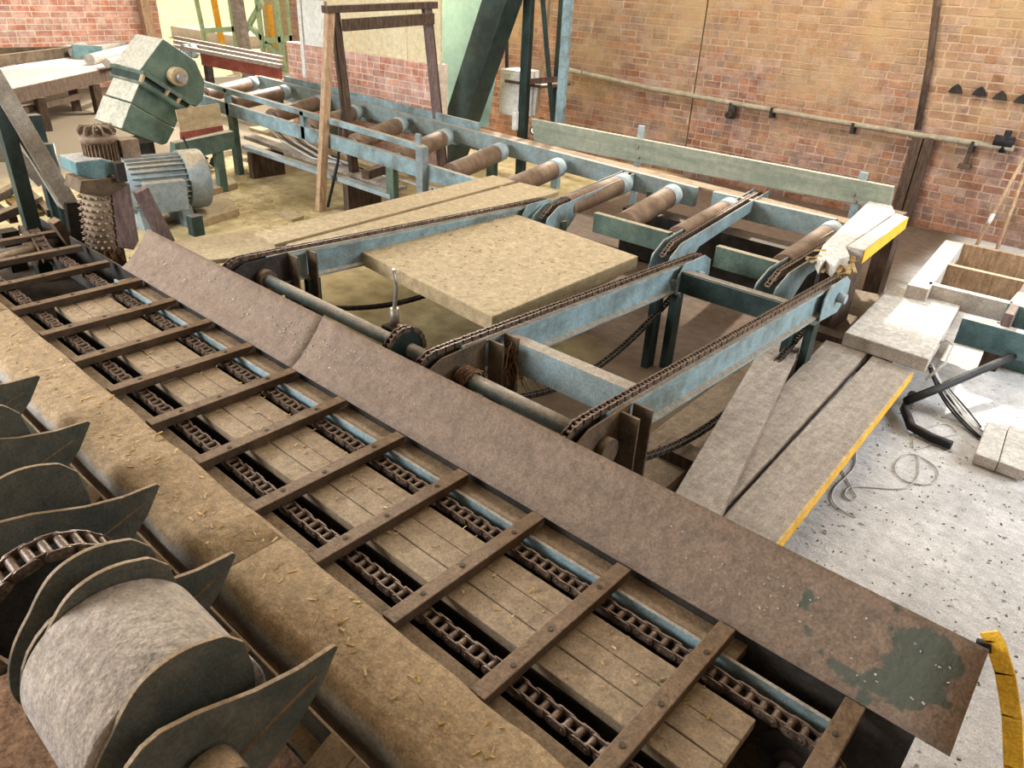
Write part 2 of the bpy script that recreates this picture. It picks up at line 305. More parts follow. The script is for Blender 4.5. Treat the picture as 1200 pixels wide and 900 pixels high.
def brick_wall(name, p0, p1, z0, z1, n, mort, bm_mat, limit, pattern, zvis=.3, thick=.3, k=1.0):
    """wall from p0 to p1 (plan points), bricks on the side n; pattern = list of 's'/'h' per course"""
    p0 = Vector((p0[0], p0[1], 0)); p1 = Vector((p1[0], p1[1], 0)); d = (p1-p0); Lw = d.length; d.normalize(); n = Vector((n[0], n[1], 0))
    b = newbm()
    prism(b, [p0+Vector((0,0,z0)), p1+Vector((0,0,z0)), p1+Vector((0,0,z1)), p0+Vector((0,0,z1))], -n*thick)
    wall = struct(obj(name, b, mort, origin=(0, 0, 0)))
    ang = math.atan2(d.y, d.x)
    src = {}
    for kk, ln in (('s', .215*k), ('h', .1025*k)):
        b = newbm(); x = ln/2; y = .010; z = .0325*k; c = .004
        # flat front with chamfered rim (front is local -y)
        rim = [(-x,y,-z),(x,y,-z),(x,y,z),(-x,y,z)]; fr = [(-x+c,-y,-z+c),(x-c,-y,-z+c),(x-c,-y,z-c),(-x+c,-y,z-c)]
        mid = [(-x,-y+c,-z),(x,-y+c,-z),(x,-y+c,z),(-x,-y+c,z)]
        R = [[b.verts.new(q) for q in l] for l in (rim, mid, fr)]
        for A, B in ((R[0], R[1]), (R[1], R[2])):
            for i in range(4): b.faces.new((A[i], A[(i+1) % 4], B[(i+1) % 4], B[i]))
        b.faces.new(R[2])
        bmesh.ops.recalc_face_normals(b, faces=b.faces[:])
        me = bpy.data.meshes.new('brick'); b.to_mesh(me); b.free(); me.materials.append(M[bm_mat]); src[kk] = me
    cand = []
    flip = (Vector((-math.sin(ang)*-1, math.cos(ang)*-1, 0)).dot(n) < 0)     # local -y must point along n
    rz = ang if not flip else ang+math.pi
    nc = int((z1-z0)/(.075*k))
    for r in range(nc):
        kind = pattern[r % len(pattern)]; ln = (.215 if kind == 's' else .1025)*k
        u = -random.random()*.05 - (.11 if (r//2) % 2 else 0); zc = z0+(.0375+.075*r)*k
        while u < Lw:
            k2 = kind
            if kind == 'm': k2 = random.choice('shh'); ln = (.215 if k2 == 's' else .1025)*k
            ua, ub = max(u, .004), min(u+ln, Lw-.004); c = (ua+ub)/2
            if ub-ua > .025:
                p = p0+d*c+n*random.uniform(-.0085, -.0035); p.z = zc+random.uniform(-.0015, .0015)
                cand.append((p, k2, (ub-ua)/ln))
            u += ln+.011
    def score(c):
        x, y, q = proj(c[0])
        if q <= 0 or not (-8 < x < 1208 and -8 < y < 908) or c[0].z < zvis: return 0
        return (1/q**2)*(2 if c[1] == 's' else 1)
    cand.sort(key=score, reverse=True)
    rest = newbm(); cnt = 0
    for p, bk, fx in cand:
        if cnt < limit and score((p, bk)) > 0:
            o = bpy.data.objects.new('brick', src[bk]); COL.objects.link(o); o.parent = wall; o.location = p
            o.rotation_euler = (random.uniform(-.012, .012), random.uniform(-.006, .006), rz); o.scale = (fx*random.uniform(.97, 1.0), 1, random.uniform(.95, 1.02)); cnt += 1
        else:
            ln = (.215 if bk == 's' else .1025)*k*fx; hz = .0325*k; mtx = Matrix.Translation(p) @ Matrix.Rotation(rz, 4, 'Z')
            x = ln/2; v = [rest.verts.new(mtx @ Vector(q)) for q in ((-x,.01,-hz),(x,.01,-hz),(x,.01,hz),(-x,.01,hz),(-x,-.01,-hz),(x,-.01,-hz),(x,-.01,hz),(-x,-.01,hz))]
            for f in ((4,5,6,7),(0,1,5,4),(1,2,6,5),(2,3,7,6),(3,0,4,7)): rest.faces.new([v[i] for i in f])
    if len(rest.verts):
        o = stuff(obj('brick_courses', rest, bm_mat, wall)); 
    else: rest.free()
    return wall
YW = 8.5
bm = newbm(); box(bm, (2.3, -3.0, 0), (2.6, 4.9, 4.8)); struct(obj('shade_wall_right', bm, 'mortar'))  # unseen wall, added to shade the near boards from the doorway light
brick_wall('wall_back', (-4.645, YW), (2.9, YW), 0, 2.7, (0, -1), 'mortar', 'brick', 240, ['s', 'h', 'm', 'h', 'h', 'm'])
brick_wall('wall_back_far', (-13.0, YW), (-4.665, YW), 0, 2.7, (0, -1), 'mortar', 'brick', 60, ['s', 's', 's', 'h'])
brick_wall('wall_left', (-15.0, 2.4), (-15.0, 7.02), 0, 2.2, (1, 0), 'pmortar', 'pbrick', 150, ['s', 's', 'h'], .6, k=1.25)
brick_wall('wall_partition', (-9.35, 6.02), (-6.45, 6.02), 0, 1.2, (0, -1), 'pmortar', 'pbrick', 160, ['s', 's', 'h'], .5, .15)
# cream boarding above the partition wall, one sheet beside the other
part = bpy.data.objects['wall_partition']
for a, b_ in ((-8.95, -8.0), (-7.985, -7.0), (-6.985, -6.45)):
    bm = newbm(); box(bm, (a, 6.06, 1.2), (b_, 6.09, 2.6)); obj('panel', bm, 'cream', part)
bm = newbm(); bar(bm, (-8.98, 6.03, .8), (-8.98, 6.03, 2.4), .07, .05, (0,1,0)); obj('batten', bm, 'white', part)
bm = newbm(); box(bm, (-8.9, 6.0, 1.2), (-8.45, 6.02, 1.72)); obj('notice_sheet', bm, 'white', part)
# timber post at the open end of the left wall
bm = newbm(); bar(bm, (-14.9, 6.78, 0), (-14.9, 6.68, 2.4), .16, .16); tag(obj('timber_post', bm, 'timber'), 'pale timber post at the end of the pink brick wall', 'post')

# wall pipe
t = thing('wall_pipe', 'long horizontal grey pipe running along the brick wall', 'pipe', (-4, 8.4, .85))
pa = [P(664, 81, y=8.42), P(760, 103, y=8.42), P(860, 121, y=8.42), P(960, 139, y=8.42), P(1075, 158, y=8.42), P(1188, 174, y=8.42)]
bm = newbm(); tube(bm, pa, .028, 10); obj('pipe_run', bm, 'pipe', t)
for px, py in ((857, 124), (905, 130), (1000, 148), (1140, 170)):
    p = P(px, py, y=8.42); bm = newbm(); bar(bm, p+Vector((0,.1,-.02)), p+Vector((0,-.03,-.02)), .03, .11); obj('clip', bm, 'dark', t)
p = P(858, 128, y=8.42); bm = newbm(); cyl(bm, p+Vector((0,0,.05)), p+Vector((0,0,-.1)), .045, 12); cyl(bm, p+Vector((0,-.0,-.06)), p+Vector((0,-.09,-.06)), .035, 12); obj('valve', bm, 'dark', t)
p = P(1178, 166, y=8.42); bm = newbm(); cyl(bm, p+Vector((-.09,0,0)), p+Vector((.07,0,0)), .05, 12); cyl(bm, p+Vector((0,0,-.1)), p+Vector((0,0,.1)), .03, 10); obj('valve', bm, 'black', t)
# conduit and timbers
a = P(1099, -6, y=8.44); b_ = P(1075, 152, y=8.44)
bm = newbm(); tube(bm, [a, a.lerp(b_, .5)+Vector((.02,0,0)), b_], .032, 10); tag(obj('conduit', bm, 'dtimber'), 'upright brown conduit fixed to the brick wall above the pipe', 'pipe')
a = P(1074, 162, y=8.36); b_ = P(1040, 252, y=8.2); b_.z = max(b_.z, 0)
bm = newbm(); bar(bm, Vector((a.x, 8.43, a.z)), Vector((a.x, 8.41, 0)), .10, .06, (0,1,0)); tag(obj('leaning_timber', bm, 'dtimber', bevel=.004), 'grey timber upright below the conduit, left of the pair', 'timber')
a = P(1090, 160, y=8.4); b_ = P(1058, 252, y=8.4)
bm = newbm(); bar(bm, Vector((a.x, 8.42, a.z)), Vector((a.x, 8.41, 0)), .09, .05, (0,1,0)); tag(obj('leaning_timber', bm, 'dtimber', bevel=.004), 'grey timber upright below the conduit, right of the pair', 'timber')
# short hanging bracket under pipe
a = P(1138, 172, y=8.42); b_ = P(1130, 195, y=8.42)
bm = newbm(); bar(bm, a, b_, .035, .04, (0,1,0)); box(bm, (b_.x-.05, 8.38, b_.z-.02), (b_.x+.05, 8.5, b_.z+.02)); tag(obj('pipe_hanger', bm, 'dtimber'), 'short rusty bracket hanging below the wall pipe', 'bracket')
# four hooks on the wall
for i, (px, py) in enumerate(((1120, 105), (1148, 108), (1172, 113), (1197, 117))):
    p = P(px, py, y=8.46); bm = newbm()
    prism(bm, [p+Vector((-.06, .05, -.03)), p+Vector((.06, .05, -.03)), p+Vector((.035, .05, .02)), p+Vector((0, .05, .05)), p+Vector((-.035, .05, .02))], (0, -.07, 0))
    tag(obj('wall_lug', bm, 'dark', bevel=.004), ('leftmost', 'second from left', 'third from left', 'rightmost')[i]+' of the four iron lugs in the brick wall', 'lug', 'iron lugs in the brick wall')
# long stick leaning on the wall, cable ties etc.
a = P(697, 20, y=8.4); b_ = P(678, 98, y=8.35); bm = newbm(); cyl(bm, a, b_, .008, 8); tag(obj('thin_stick', bm, 'timber'), 'thin pale stick leaning on the brick wall near the pipe', 'stick')
for i, (q0, q1, yy, tape) in enumerate((((1203, 180), (1150, 285), 8.3, 1), ((1206, 190), (1174, 292), 8.35, 0))):
    a = P(*q0, y=8.46); b_ = P(*q1, y=8.3); b_.z = 0.0; b_.y = 8.0
    t = thing('broom_handle', ('pole leaning on the brick wall with a white band', 'plain pole leaning on the brick wall at the right edge')[i], 'pole', (b_.x, b_.y, 0))
    bm = newbm(); cyl(bm, a, b_, .016, 10); obj('shaft', bm, 'timber', t)
    if tape:
        c0 = P(1166, 262, y=8.22); f = .34; c = b_.lerp(a, f); d = (a-b_).normalized()
        bm = newbm(); cyl(bm, c-d*.05, c+d*.05, .019, 10); obj('tape_band', bm, 'white', t)

# ------------------------------------------------------------------ slat conveyor in the foreground
ZS = .58                                       # top of the slats
conv = thing('slat_conveyor', 'long brown slat conveyor with two roller chains crossing the foreground', 'conveyor', (-2.4, 1.19, 0))
X0, X1 = -5.6, -.30
ox = Vector((0, 0, 0))
# deck strips between the chains
for k, (ya, yb) in enumerate(((1.083, 1.160), (1.163, 1.242), (1.245, 1.322))):
    for (xa, xb) in ((-3.98, -.30),):
        bm = newbm(); box(bm, (xa, ya, .50), (xb, yb, .535+(.002 if k == 1 else 0))); obj('deck_strip', bm, 'deck', conv, bevel=.0025)
bm = newbm(); box(bm, (-4.0, 1.09, .36), (-.32, 1.315, .498)); obj('deck_support', bm, 'dark', conv)
# side rails and ledges
bm = newbm(); box(bm, (-4.1, 1.445, .50), (-.42, 1.525, .535)); obj('rail_ledge', bm, 'frame', conv, bevel=.004)
bm = newbm(); box(bm, (-4.1, 1.432, .38), (-.12, 1.444, .545)); obj('rail_web', bm, 'blue', conv, bevel=.002)
bm = newbm(); box(bm, (-5.2, .895, .49), (-.30, .945, .535)); obj('rail_ledge', bm, 'frame', conv, bevel=.004)
bm = newbm(); box(bm, (-5.2, .886, .24), (-.05, .896, .54)); obj('rail_web', bm, 'dark', conv)
bm = newbm(); box(bm, (-5.6, 1.526, .2), (.0, 1.536, .56)); obj('side_frame', bm, 'dark', conv)
bm = newbm(); box(bm, (-5.6, .9, .22), (.0, 1.526, .235)); obj('bottom_pan', bm, 'dark', conv)
for x in (-4.4, -2.6, -.9):
    for y in (.92, 1.49):
        bm = newbm(); box(bm, (x-.04, y-.03, 0), (x+.04, y+.03, .22)); obj('leg', bm, 'dark', conv)
# chain tracks
for y in (1.0, 1.375):
    bm = newbm(); box(bm, (-5.3, y-.008, .44), (-.28, y+.008, .497)); obj('chain_track', bm, 'dark', conv)
# slats
slx = [-3.909, -3.531, -3.179, -2.823, -2.484, -2.141, -1.785, -1.454, -1.12, -.786, -.455, -.112]
slx = [-5.02, -4.66, -4.285]+slx
sl = newbm(); W = .05
prism(sl, [(-W/2, -.31, 0), (W/2, -.31, 0), (W/2, .31, 0), (-W/2, .31, 0)], (0, 0, -.034))
slat0 = obj('slat', sl, 'slat', conv, bevel=.003, origin=(0, 0, 0))
b0 = newbm(); cyl(b0, (0, 0, -.002), (0, 0, .003), .008, 10); bolt0 = obj('bolt', b0, 'dark', slat0, origin=(0, 0, 0))
firsts = True
for i, x in enumerate(slx):
    dz = random.uniform(-.002, .002)
    rot = (random.uniform(-.006, .006), random.uniform(-.015, .015), random.uniform(-.008, .008))
    c = (x-.025, 1.19+random.uniform(-.006, .006), ZS+dz)
    if firsts: s_ = slat0; s_.location = Vector(c)-wpos(conv); s_.rotation_euler = rot
    else: s_ = link_copy(slat0, conv, c, rot)
    for j, yb in enumerate((-.185, -.03, .185)):
        if firsts and j == 0: bolt0.location = (0, yb, 0); continue
        q = bolt0.copy(); COL.objects.link(q); q.parent = s_; q.location = (random.uniform(-.006, .006), yb, 0)
    firsts = False
# roller chain links
def link_mesh(name, pitch, wid, ph, th, rr, inner, seg=10):
    b = newbm(); yo = wid/2-(0 if not inner else th*1.1)
    for s in (-1, 1):
        pts = []
        for k in range(7):
            a = math.pi/2-math.pi*k/6; pts.append((pitch/2+ph/2*math.cos(a), ph/2*math.sin(a)))
        for k in range(7):
            a = -math.pi/2-math.pi*k/6; pts.append((-pitch/2+ph/2*math.cos(a), ph/2*math.sin(a)))
        prism(b, [(x, s*yo-th/2, z) for x, z in pts], (0, th, 0))
    for x in (-pitch/2, pitch/2):
        if inner: cyl(b, (x, -yo+th/2, 0), (x, yo-th/2, 0), rr, seg, caps=False)
        else: cyl(b, (x, -yo-th, 0), (x, yo+th, 0), rr*.45, seg)
    bmesh.ops.recalc_face_normals(b, faces=b.faces[:])
    me = bpy.data.meshes.new(name); b.to_mesh(me); b.free(); me.materials.append(M['chain']); return me
PIT = .0355
LI = link_mesh('link', PIT, .042, .028, .0045, .0108, True); LO = link_mesh('link', PIT, .042, .028, .0045, .0108, False)
SPX, SPR = -.20, .105                                  # tail sprocket
for yc, nm in ((1.0, 'near'), (1.375, 'far')):
    ch = sub('drive_chain', conv, (-2.4, yc, .53))
    n = int((4.95+SPX)/PIT)
    for i in range(n):
        x = SPX-PIT*(i+.5)
        o = bpy.data.objects.new('link', LI if i % 2 else LO); COL.objects.link(o); o.parent = ch
        o.location = Vector((x, yc+random.uniform(-.001, .001), .525+random.uniform(-.002, .002)))-wpos(ch); o.rotation_euler = (0, random.uniform(-.05, .05), 0)
    for i in range(6):                                  # round the sprocket
        a = math.pi/2-(i+.5)*PIT/SPR
        o = bpy.data.objects.new('link', LI if i % 2 == 0 else LO); COL.objects.link(o); o.parent = ch
        o.location = Vector((SPX+SPR*math.cos(a), yc, .525-SPR+SPR*math.sin(a)))-wpos(ch); o.rotation_euler = (0, math.pi/2-a, 0)
    bm = newbm(); cyl(bm, (SPX, yc-.011, .525-SPR), (SPX, yc+.011, .525-SPR), SPR-.012, 28); cyl(bm, (SPX, yc-.03, .42), (SPX, yc+.03, .42), .045, 18); obj('sprocket', bm, 'dark', conv)
bm = newbm(); cyl(bm, (SPX, .9, .42), (SPX, 1.52, .42), .025, 14); obj('tail_shaft', bm, 'steel', conv)
# head end, off to the upper left
bm = newbm(); cyl(bm, (-5.15, .9, .46), (-5.15, 1.52, .46), .035, 14); obj('head_shaft', bm, 'steel', conv)
for yc in (1.0, 1.375):
    bm = newbm(); cyl(bm, (-5.15, yc-.02, .46), (-5.15, yc+.02, .46), .11, 18); obj('sprocket', bm, 'chain', conv)

# ------------------------------------------------------------------ tilted chute plate along the conveyor
flap = thing('chute_plate', 'long tilted dusty steel plate along the slat conveyor, green paint bare at its near end', 'plate', (-2.2, 1.6, .57))
FB, FT = Vector((0, 1.518, .572)), Vector((0, 1.692, .757))
FN = Vector((0, -(FT.z-FB.z), FT.y-FB.y)).normalized()
def flap_pt(px, py):
    r = ray(px, py); o = Vector((0, 0, CAMH)); t = (FB-o).dot(FN)/r.dot(FN); return o+r*t
def flap_sheet(name, xa0, xa1, xb0, xb1):
    """from bottom xa0/top xa1 to bottom xb0/top xb1"""
    b = newbm(); n = 24; G = []
    for i in range(n+1):
        row = []
        for k in range(7):
            t = k/6; xl = xa0+(xa1-xa0)*t; xr = xb0+(xb1-xb0)*t; x = xl+(xr-xl)*i/n
            p = FB.lerp(FT, t); p.x = x
            p -= FN*(.016*math.sin(math.pi*min(1, t*1.0)))*(.6+.4*math.sin(x*1.3))   # slight belly
            if k == 0: p.y -= .008
            row.append(b.verts.new(p))
        G.append(row)
    for i in range(n):
        for k in range(6): b.faces.new((G[i][k], G[i+1][k], G[i+1][k+1], G[i][k+1])).smooth = True
    o = obj(name, b, 'flap', flap); md = o.modifiers.new('solid', 'SOLIDIFY'); md.thickness = .006; md.offset = -1
    return o
tr = flap_pt(1156, 769); br = flap_pt(1108, 897); tl = flap_pt(173, 269); bl = flap_pt(150, 306); sm0 = flap_pt(345, 430); sm1 = flap_pt(378, 373)
flap_sheet('sheet', bl.x, tl.x, sm0.x-.001, sm1.x-.001)
flap_sheet('sheet', sm0.x+.001, sm1.x+.001, br.x, tr.x)
for x in (-3.6, -2.4, -1.3, -.3):
    bm = newbm(); prism(bm, [(x, 1.60, .64), (x, 1.70, .745), (x, 1.70, .0), (x, 1.64, .0)], (.012, 0, 0)); obj('bracket', bm, 'dark', flap)

# ------------------------------------------------------------------ dusty cover beside the conveyor
cov = thing('side_cover', 'wide folded sheet cover thick with sawdust beside the slat conveyor', 'cover', (-2.5, .76, 0))
def cover_sheet(xa, xb):
    b = newbm(); prof = [(.872, .50), (.872, .585), (.86, .588), (.70, .583), (.676, .576), (.66, .558), (.652, .53), (.645, .44)]
    n = 16; G = [[b.verts.new((xa+(xb-xa)*i/n, y+.004*math.sin(i*1.7), z+(.003*math.sin(i*2.1+y*30)))) for y, z in prof] for i in range(n+1)]
    for i in range(n):
        for k in range(len(prof)-1):
            f = b.faces.new((G[i][k], G[i+1][k], G[i+1][k+1], G[i][k+1])); f.smooth = k >= 2
    o = obj('sheet', b, 'cover', cov); md = o.modifiers.new('solid', 'SOLIDIFY'); md.thickness = .005; md.offset = 0
cover_sheet(-5.6, -3.9); cover_sheet(-3.899, -1.602); cover_sheet(-1.60, -.3)
bm = newbm(); box(bm, (-5.6, .7, 0), (-.3, .8, .44)); obj('support_beam', bm, 'dark', cov)

# ------------------------------------------------------------------ drum and fin machine, bottom left
dm = thing('drum_feeder', 'grimy feeder of curved fin plates with a large dusty drum beside the cover', 'machine', (-2.0, .45, 0))
DY, DZ, DR = .33, .655, .198
bm = newbm(); cyl(bm, (-1.45, DY, DZ), (-1.135, DY, DZ), DR, 64); drum = obj('drum', bm, 'drum', dm, bevel=.004)
bm = newbm(); cyl(bm, (-3.3, DY, DZ), (-.7, DY, DZ), .04, 16); obj('shaft', bm, 'dark', dm)
def smooth(pts, n=4):
    out = []; m = len(pts)
    for i in range(m):
        p0, p1, p2, p3 = pts[i-1], pts[i], pts[(i+1) % m], pts[(i+2) % m]
        for q in range(n):
            u = q/n; out.append(tuple(.5*((2*p1[j])+(p2[j]-p0[j])*u+(2*p0[j]-5*p1[j]+4*p2[j]-p3[j])*u*u+(3*p1[j]-p0[j]-3*p2[j]+p3[j])*u**3) for j in range(2)))
    return out
CP = [(.487, .826)]+smooth([(.462, .858), (.425, .88), (.385, .892), (.343, .895), (.30, .886), (.267, .867), (.236, .833), (.213, .80), (.185, .765), (.158, .72), (.138, .66), (.135, .59), (.17, .51), (.25, .46), (.36, .46), (.44, .50), (.48, .58), (.495, .68), (.497, .77)], 3)[:-3]
def crescent(x):
    """disc flange with a hooked tip towards the cover, plane x"""
    b = newbm(); prism(b, [(x, y, z) for y, z in CP], (.012, 0, 0)); return obj('crescent_plate', b, 'fin', dm, bevel=.0015)
for x in (-1.134, -1.463, -1.555, -1.99, -2.42): crescent(x)
FP = [(.662, .733), (.655, .742), (.56, .745), (.46, .765), (.34, .808), (.27, .822)]+[(DY+.185*math.cos(math.radians(a)), DZ+.185*math.sin(math.radians(a))) for a in range(122, 300, 12)]+[(.52, .56), (.61, .652)]
def fin(x):
    b = newbm(); prism(b, [(x, y, z) for y, z in FP], (.012, 0, 0)); f = obj('fin_plate', b, 'fin', dm, bevel=.0015)
    b = newbm(); bar(b, (x+.016, .35, .60), (x+.016, .60, .69), .008, .012); obj('weld_rib', b, 'fin', f)
tips = [P(px, py, y=.66).x for px, py in ((47, 447), (105, 498), (186, 573), (274, 652), (392, 758))]
for x in tips: fin(x)
# chain sprocket at the left edge
sp = sub('drive_sprocket', dm, (-1.72, DY-.03, DZ-.01))
sc = wpos(sp)
bm = newbm(); cyl(bm, sc+Vector((-.012,0,0)), sc+Vector((.012,0,0)), .155, 40); cyl(bm, sc+Vector((-.05,0,0)), sc+Vector((.06,0,0)), .05, 20); obj('sprocket_disc', bm, 'dark', sp)
LB = link_mesh('chain_link', .036, .075, .030, .005, .0125, True); LC = link_mesh('chain_link', .036, .075, .030, .005, .0125, False)
for i in range(24):
    a = math.radians(200)-i*.036/.172
    o = bpy.data.objects.new('chain_link', LB if i % 2 else LC); COL.objects.link(o); o.parent = sp
    o.location = Vector((0, .172*math.cos(a), .172*math.sin(a))); o.rotation_euler = (a-math.pi/2, 0, math.pi/2)
    o.rotation_mode = 'XYZ'
    o.matrix_local = Matrix.Translation(Vector((0, .172*math.cos(a), .172*math.sin(a)))) @ Matrix.Rotation(a-math.pi/2, 4, 'X') @ Matrix.Rotation(math.pi/2, 4, 'Z')
# inner beam of the feeder, seat plates between the fins
bm = newbm(); box(bm, (-3.9, .60, .44), (-.5, .608, .53)); box(bm, (-3.9, .55, .43), (-.5, .608, .44)); obj('inner_beam', bm, 'fin', dm, bevel=.002)
for x in ([-.92]+[t_+.05 for t_ in tips]):
    bm = newbm(); prism(bm, [(x, .30, .38), (x+.09, .30, .38), (x+.09, .60, .535), (x, .60, .535)], (0, .006, -.012)); obj('seat_plate', bm, 'frame', dm)
bm = newbm(); box(bm, (-4.2, .0, .15), (-.4, .62, .20)); obj('catch_tray', bm, 'rope', dm)
for x in (-3.4, -.7):
    bm = newbm(); box(bm, (x, .3, 0), (x+.08, .5, .15)); obj('leg', bm, 'dark', dm)
bm = newbm(); cyl(bm, (-1.03, DY, DZ), (-.96, DY, DZ), .06, 20); obj('hub', bm, 'fin', dm)

# ------------------------------------------------------------------ cross transfer conveyor behind the chute
def small_chain(bm, pts, pitch=.0254, wid=.03, ph=.022, th=.004, rr=.0075):
    """chain laid along a polyline of points in a plane x = const"""
    pts = [Vector(p) for p in pts]; seglen = [(b-a).length for a, b in zip(pts, pts[1:])]; tot = sum(seglen); n = int(tot/pitch)
    def at(s):
        for i, l in enumerate(seglen):
            if s <= l or i == len(seglen)-1: return pts[i].lerp(pts[i+1], s/l if l else 0)
            s -= l
    for i in range(n):
        a = at(i*pitch); b = at((i+1)*pitch); d = (b-a).normalized(); side = Vector((1, 0, 0)); side = (side-d*side.dot(d)).normalized(); up = side.cross(d)
        off = wid/2-(th if i % 2 else 0)
        for sgn in (-1, 1):
            bar(bm, a+side*sgn*off-d*ph*.35, b+side*sgn*off+d*ph*.35, th, ph, up)
        cyl(bm, a-side*off, a+side*off, rr, 7, caps=False)
    return bm
tc = thing('transfer_conveyor', 'blue chain transfer conveyor of three long arms behind the chute plate', 'conveyor', (-2.5, 3.0, 0))
def arm_z(y): return .735-.03*(y-1.84)
ARM = dict(A=(P(300, 296, z=.735).x, P(640, 231, z=arm_z(4.2)).x), B=(P(505, 411, z=.735).x, P(828, 291, z=arm_z(3.95)).x), C=(P(665, 500, z=.735).x, P(985, 320, z=arm_z(4.2)).x))
armx = {}
for nm, (xa, xb) in ARM.items():
    ya, yb = 1.84, (4.25, 4.0, 4.3)['ABC'.index(nm)]
    xm = (xa+xb)/2; armx[nm] = (xa, xb, ya, yb)
    def X(y): return xa+(xb-xa)*(y-ya)/(yb-ya)
    # channel beam under the chain
    for sgn in (1,):
        b = newbm(); prof = [(-.028, -.03), (.03, -.03), (.03, -.045), (.012, -.05), (.012, -.17), (.035, -.18), (.035, -.19), (-.012, -.19), (-.028, -.17)]
        y0, y1 = ya+.18, yb-.05
        A_ = [b.verts.new((X(y0)+p, y0, arm_z(y0)+q)) for p, q in prof]; B_ = [b.verts.new((X(y1)+p, y1, arm_z(y1)+q)) for p, q in prof]
        b.faces.new(A_); b.faces.new(B_[::-1])
        for i in range(len(prof)): b.faces.new((A_[i], B_[i], B_[(i+1) % len(prof)], A_[(i+1) % len(prof)]))
        obj('arm_beam', b, 'blue', tc, bevel=.002)
    # tail side plates, either side of the sprocket
    for sgn in (-1, 1):
        xo = xa+sgn*.032; b = newbm()
        prism(b, [(xo, ya-.155, .55), (xo, ya-.10, .655), (xo, ya+.02, .705), (xo, ya+.28, .71), (xo, ya+.28, .48), (xo, ya-.02, .46)], (.008*sgn, 0, 0))
        obj('side_plate', b, 'dark' if nm == 'A' else 'frame', tc, bevel=.0015)
    b = newbm(); cyl(b, (xa-.01, ya+.01, .61), (xa+.01, ya+.01, .61), .105, 28); obj('sprocket', b, 'dark', tc)
    path = [(xa, ya+.01+.115*math.cos(math.radians(a)), .61+.115*math.sin(math.radians(a))) for a in range(235, 89, -12)]
    path += [(X(y), y, arm_z(y)-.008) for y in [ya+.1+(yb-ya-.15)*k/12 for k in range(13)]]
    path += [(xb, yb+.07*math.sin(math.radians(a)), arm_z(yb)-.085+.075*math.cos(math.radians(a))) for a in (25, 50, 75, 100, 130)]
    b = newbm(); small_chain(b, path); stuff(obj('chain', b, 'chain', tc))
    # slack return chain below
    n = 24; b = newbm(); small_chain(b, [(X(ya+.1+(yb-ya-.2)*k/n)+(.02 if nm == 'A' else -.02), ya+.1+(yb-ya-.2)*k/n, .50-.30*math.sin(math.pi*(k+1)/(n+2))) for k in range(n+1)]); stuff(obj('return_chain', b, 'dark', tc))
    # head end plates
    b = newbm(); prism(b, [(xb+.045, yb-.28, .60), (xb+.045, yb-.22, .665), (xb+.045, yb+.02, .665), (xb+.045, yb+.10, .62), (xb+.045, yb+.11, .52), (xb+.045, yb, .45), (xb+.045, yb-.28, .47)], (.008, 0, 0)); hp = obj('head_plate', b, 'blue', tc, bevel=.002)
    b = newbm(); cyl(b, (xb+.05, yb-.06, .56), (xb+.10, yb-.06, .56), .028, 14); obj('bearing', b, 'collar', hp)
    # legs
    for y in ((3.70 if nm == 'B' else 3.9,) if nm != 'A' else (ya+.35, yb-.6)):
        for dx in (-.03, .03):
            b = newbm(); box(b, (X(y)+dx*1.4-.022, y-.06 if dx < 0 else y+.02, 0), (X(y)+dx*1.4+.022, y+.02 if dx < 0 else y+.10, arm_z(y)-.19)); obj('leg', b, 'dgreen', tc)
xA, xB, xC = (armx[k][0] for k in 'ABC')
# tail shafts in pipe sleeves
b = newbm(); cyl(b, (xA+.05, 1.96, .60), (xB-.06, 1.96, .60), .032, 18); obj('tail_shaft', b, 'dblue', tc)
b = newbm(); cyl(b, (xB+.05, 1.955, .60), (xC-.05, 1.955, .60), .034, 18); obj('tail_shaft', b, 'dblue', tc)
b = newbm(); cyl(b, (xA+.04, 1.96, .60), (xA+.09, 1.96, .60), .055, 18); obj('bearing', b, 'frame', tc)
b = newbm(); cyl(b, (xC+.04, 1.955, .58), (xC+.075, 1.955, .58), .055, 18); obj('bearing', b, 'frame', tc)
# gusset plates on the arms near the tail
for nm, ys in (('A', (2.12, 2.24)), ('B', (2.14, 2.24)), ('C', (2.05, 2.14))):
    xa = armx[nm][0]
    for y in ys:
        b = newbm(); box(b, (xa+.035, y, .36 if nm != 'A' else .42), (xa+.12, y+.012, .70)); obj('gusset', b, 'frame', tc, bevel=.003)
# cross members between the arms
b = newbm(); bar(b, (xB+.04, 2.25, .60), (xC-.04, 2.25, .60), .012, .14); bar(b, (xB+.04, 2.28, .672), (xC-.04, 2.28, .672), .07, .012); obj('cross_member', b, 'dblue', tc, bevel=.002)
b = newbm(); bar(b, (xB+.06, 3.75, .56), (xC-.0, 3.75, .56), .012, .12); bar(b, (xB+.06, 3.78, .62), (xC-.0, 3.78, .62), .06, .012); obj('cross_member', b, 'dgreen', tc, bevel=.002)
b = newbm(); bar(b, (xA+.04, 3.1, .484), (xB-.04, 3.1, .484), .05, .06); obj('cross_member', b, 'dgreen', tc)
for y in (2.5, 3.4, 4.1):
    b = newbm(); box(b, (xA-.55, y-.03, .585), (xA-.03, y+.03, .622)); obj('side_bracket', b, 'dark', tc)
# extra sprocket wheel beside the middle arm
c = P(497, 398, z=.63); b = newbm(); cyl(b, (c.x-.03, 1.93, .60), (c.x-.005, 1.93, .60), .10, 26); wh = obj('idler_sprocket', b, 'dgreen', tc)
b = newbm(); small_chain(b, [(c.x-.017, 1.93+.108*math.cos(math.radians(a)), .60+.108*math.sin(math.radians(a))) for a in range(200, -10, -12)]); stuff(obj('idler_chain', b, 'chain', wh))
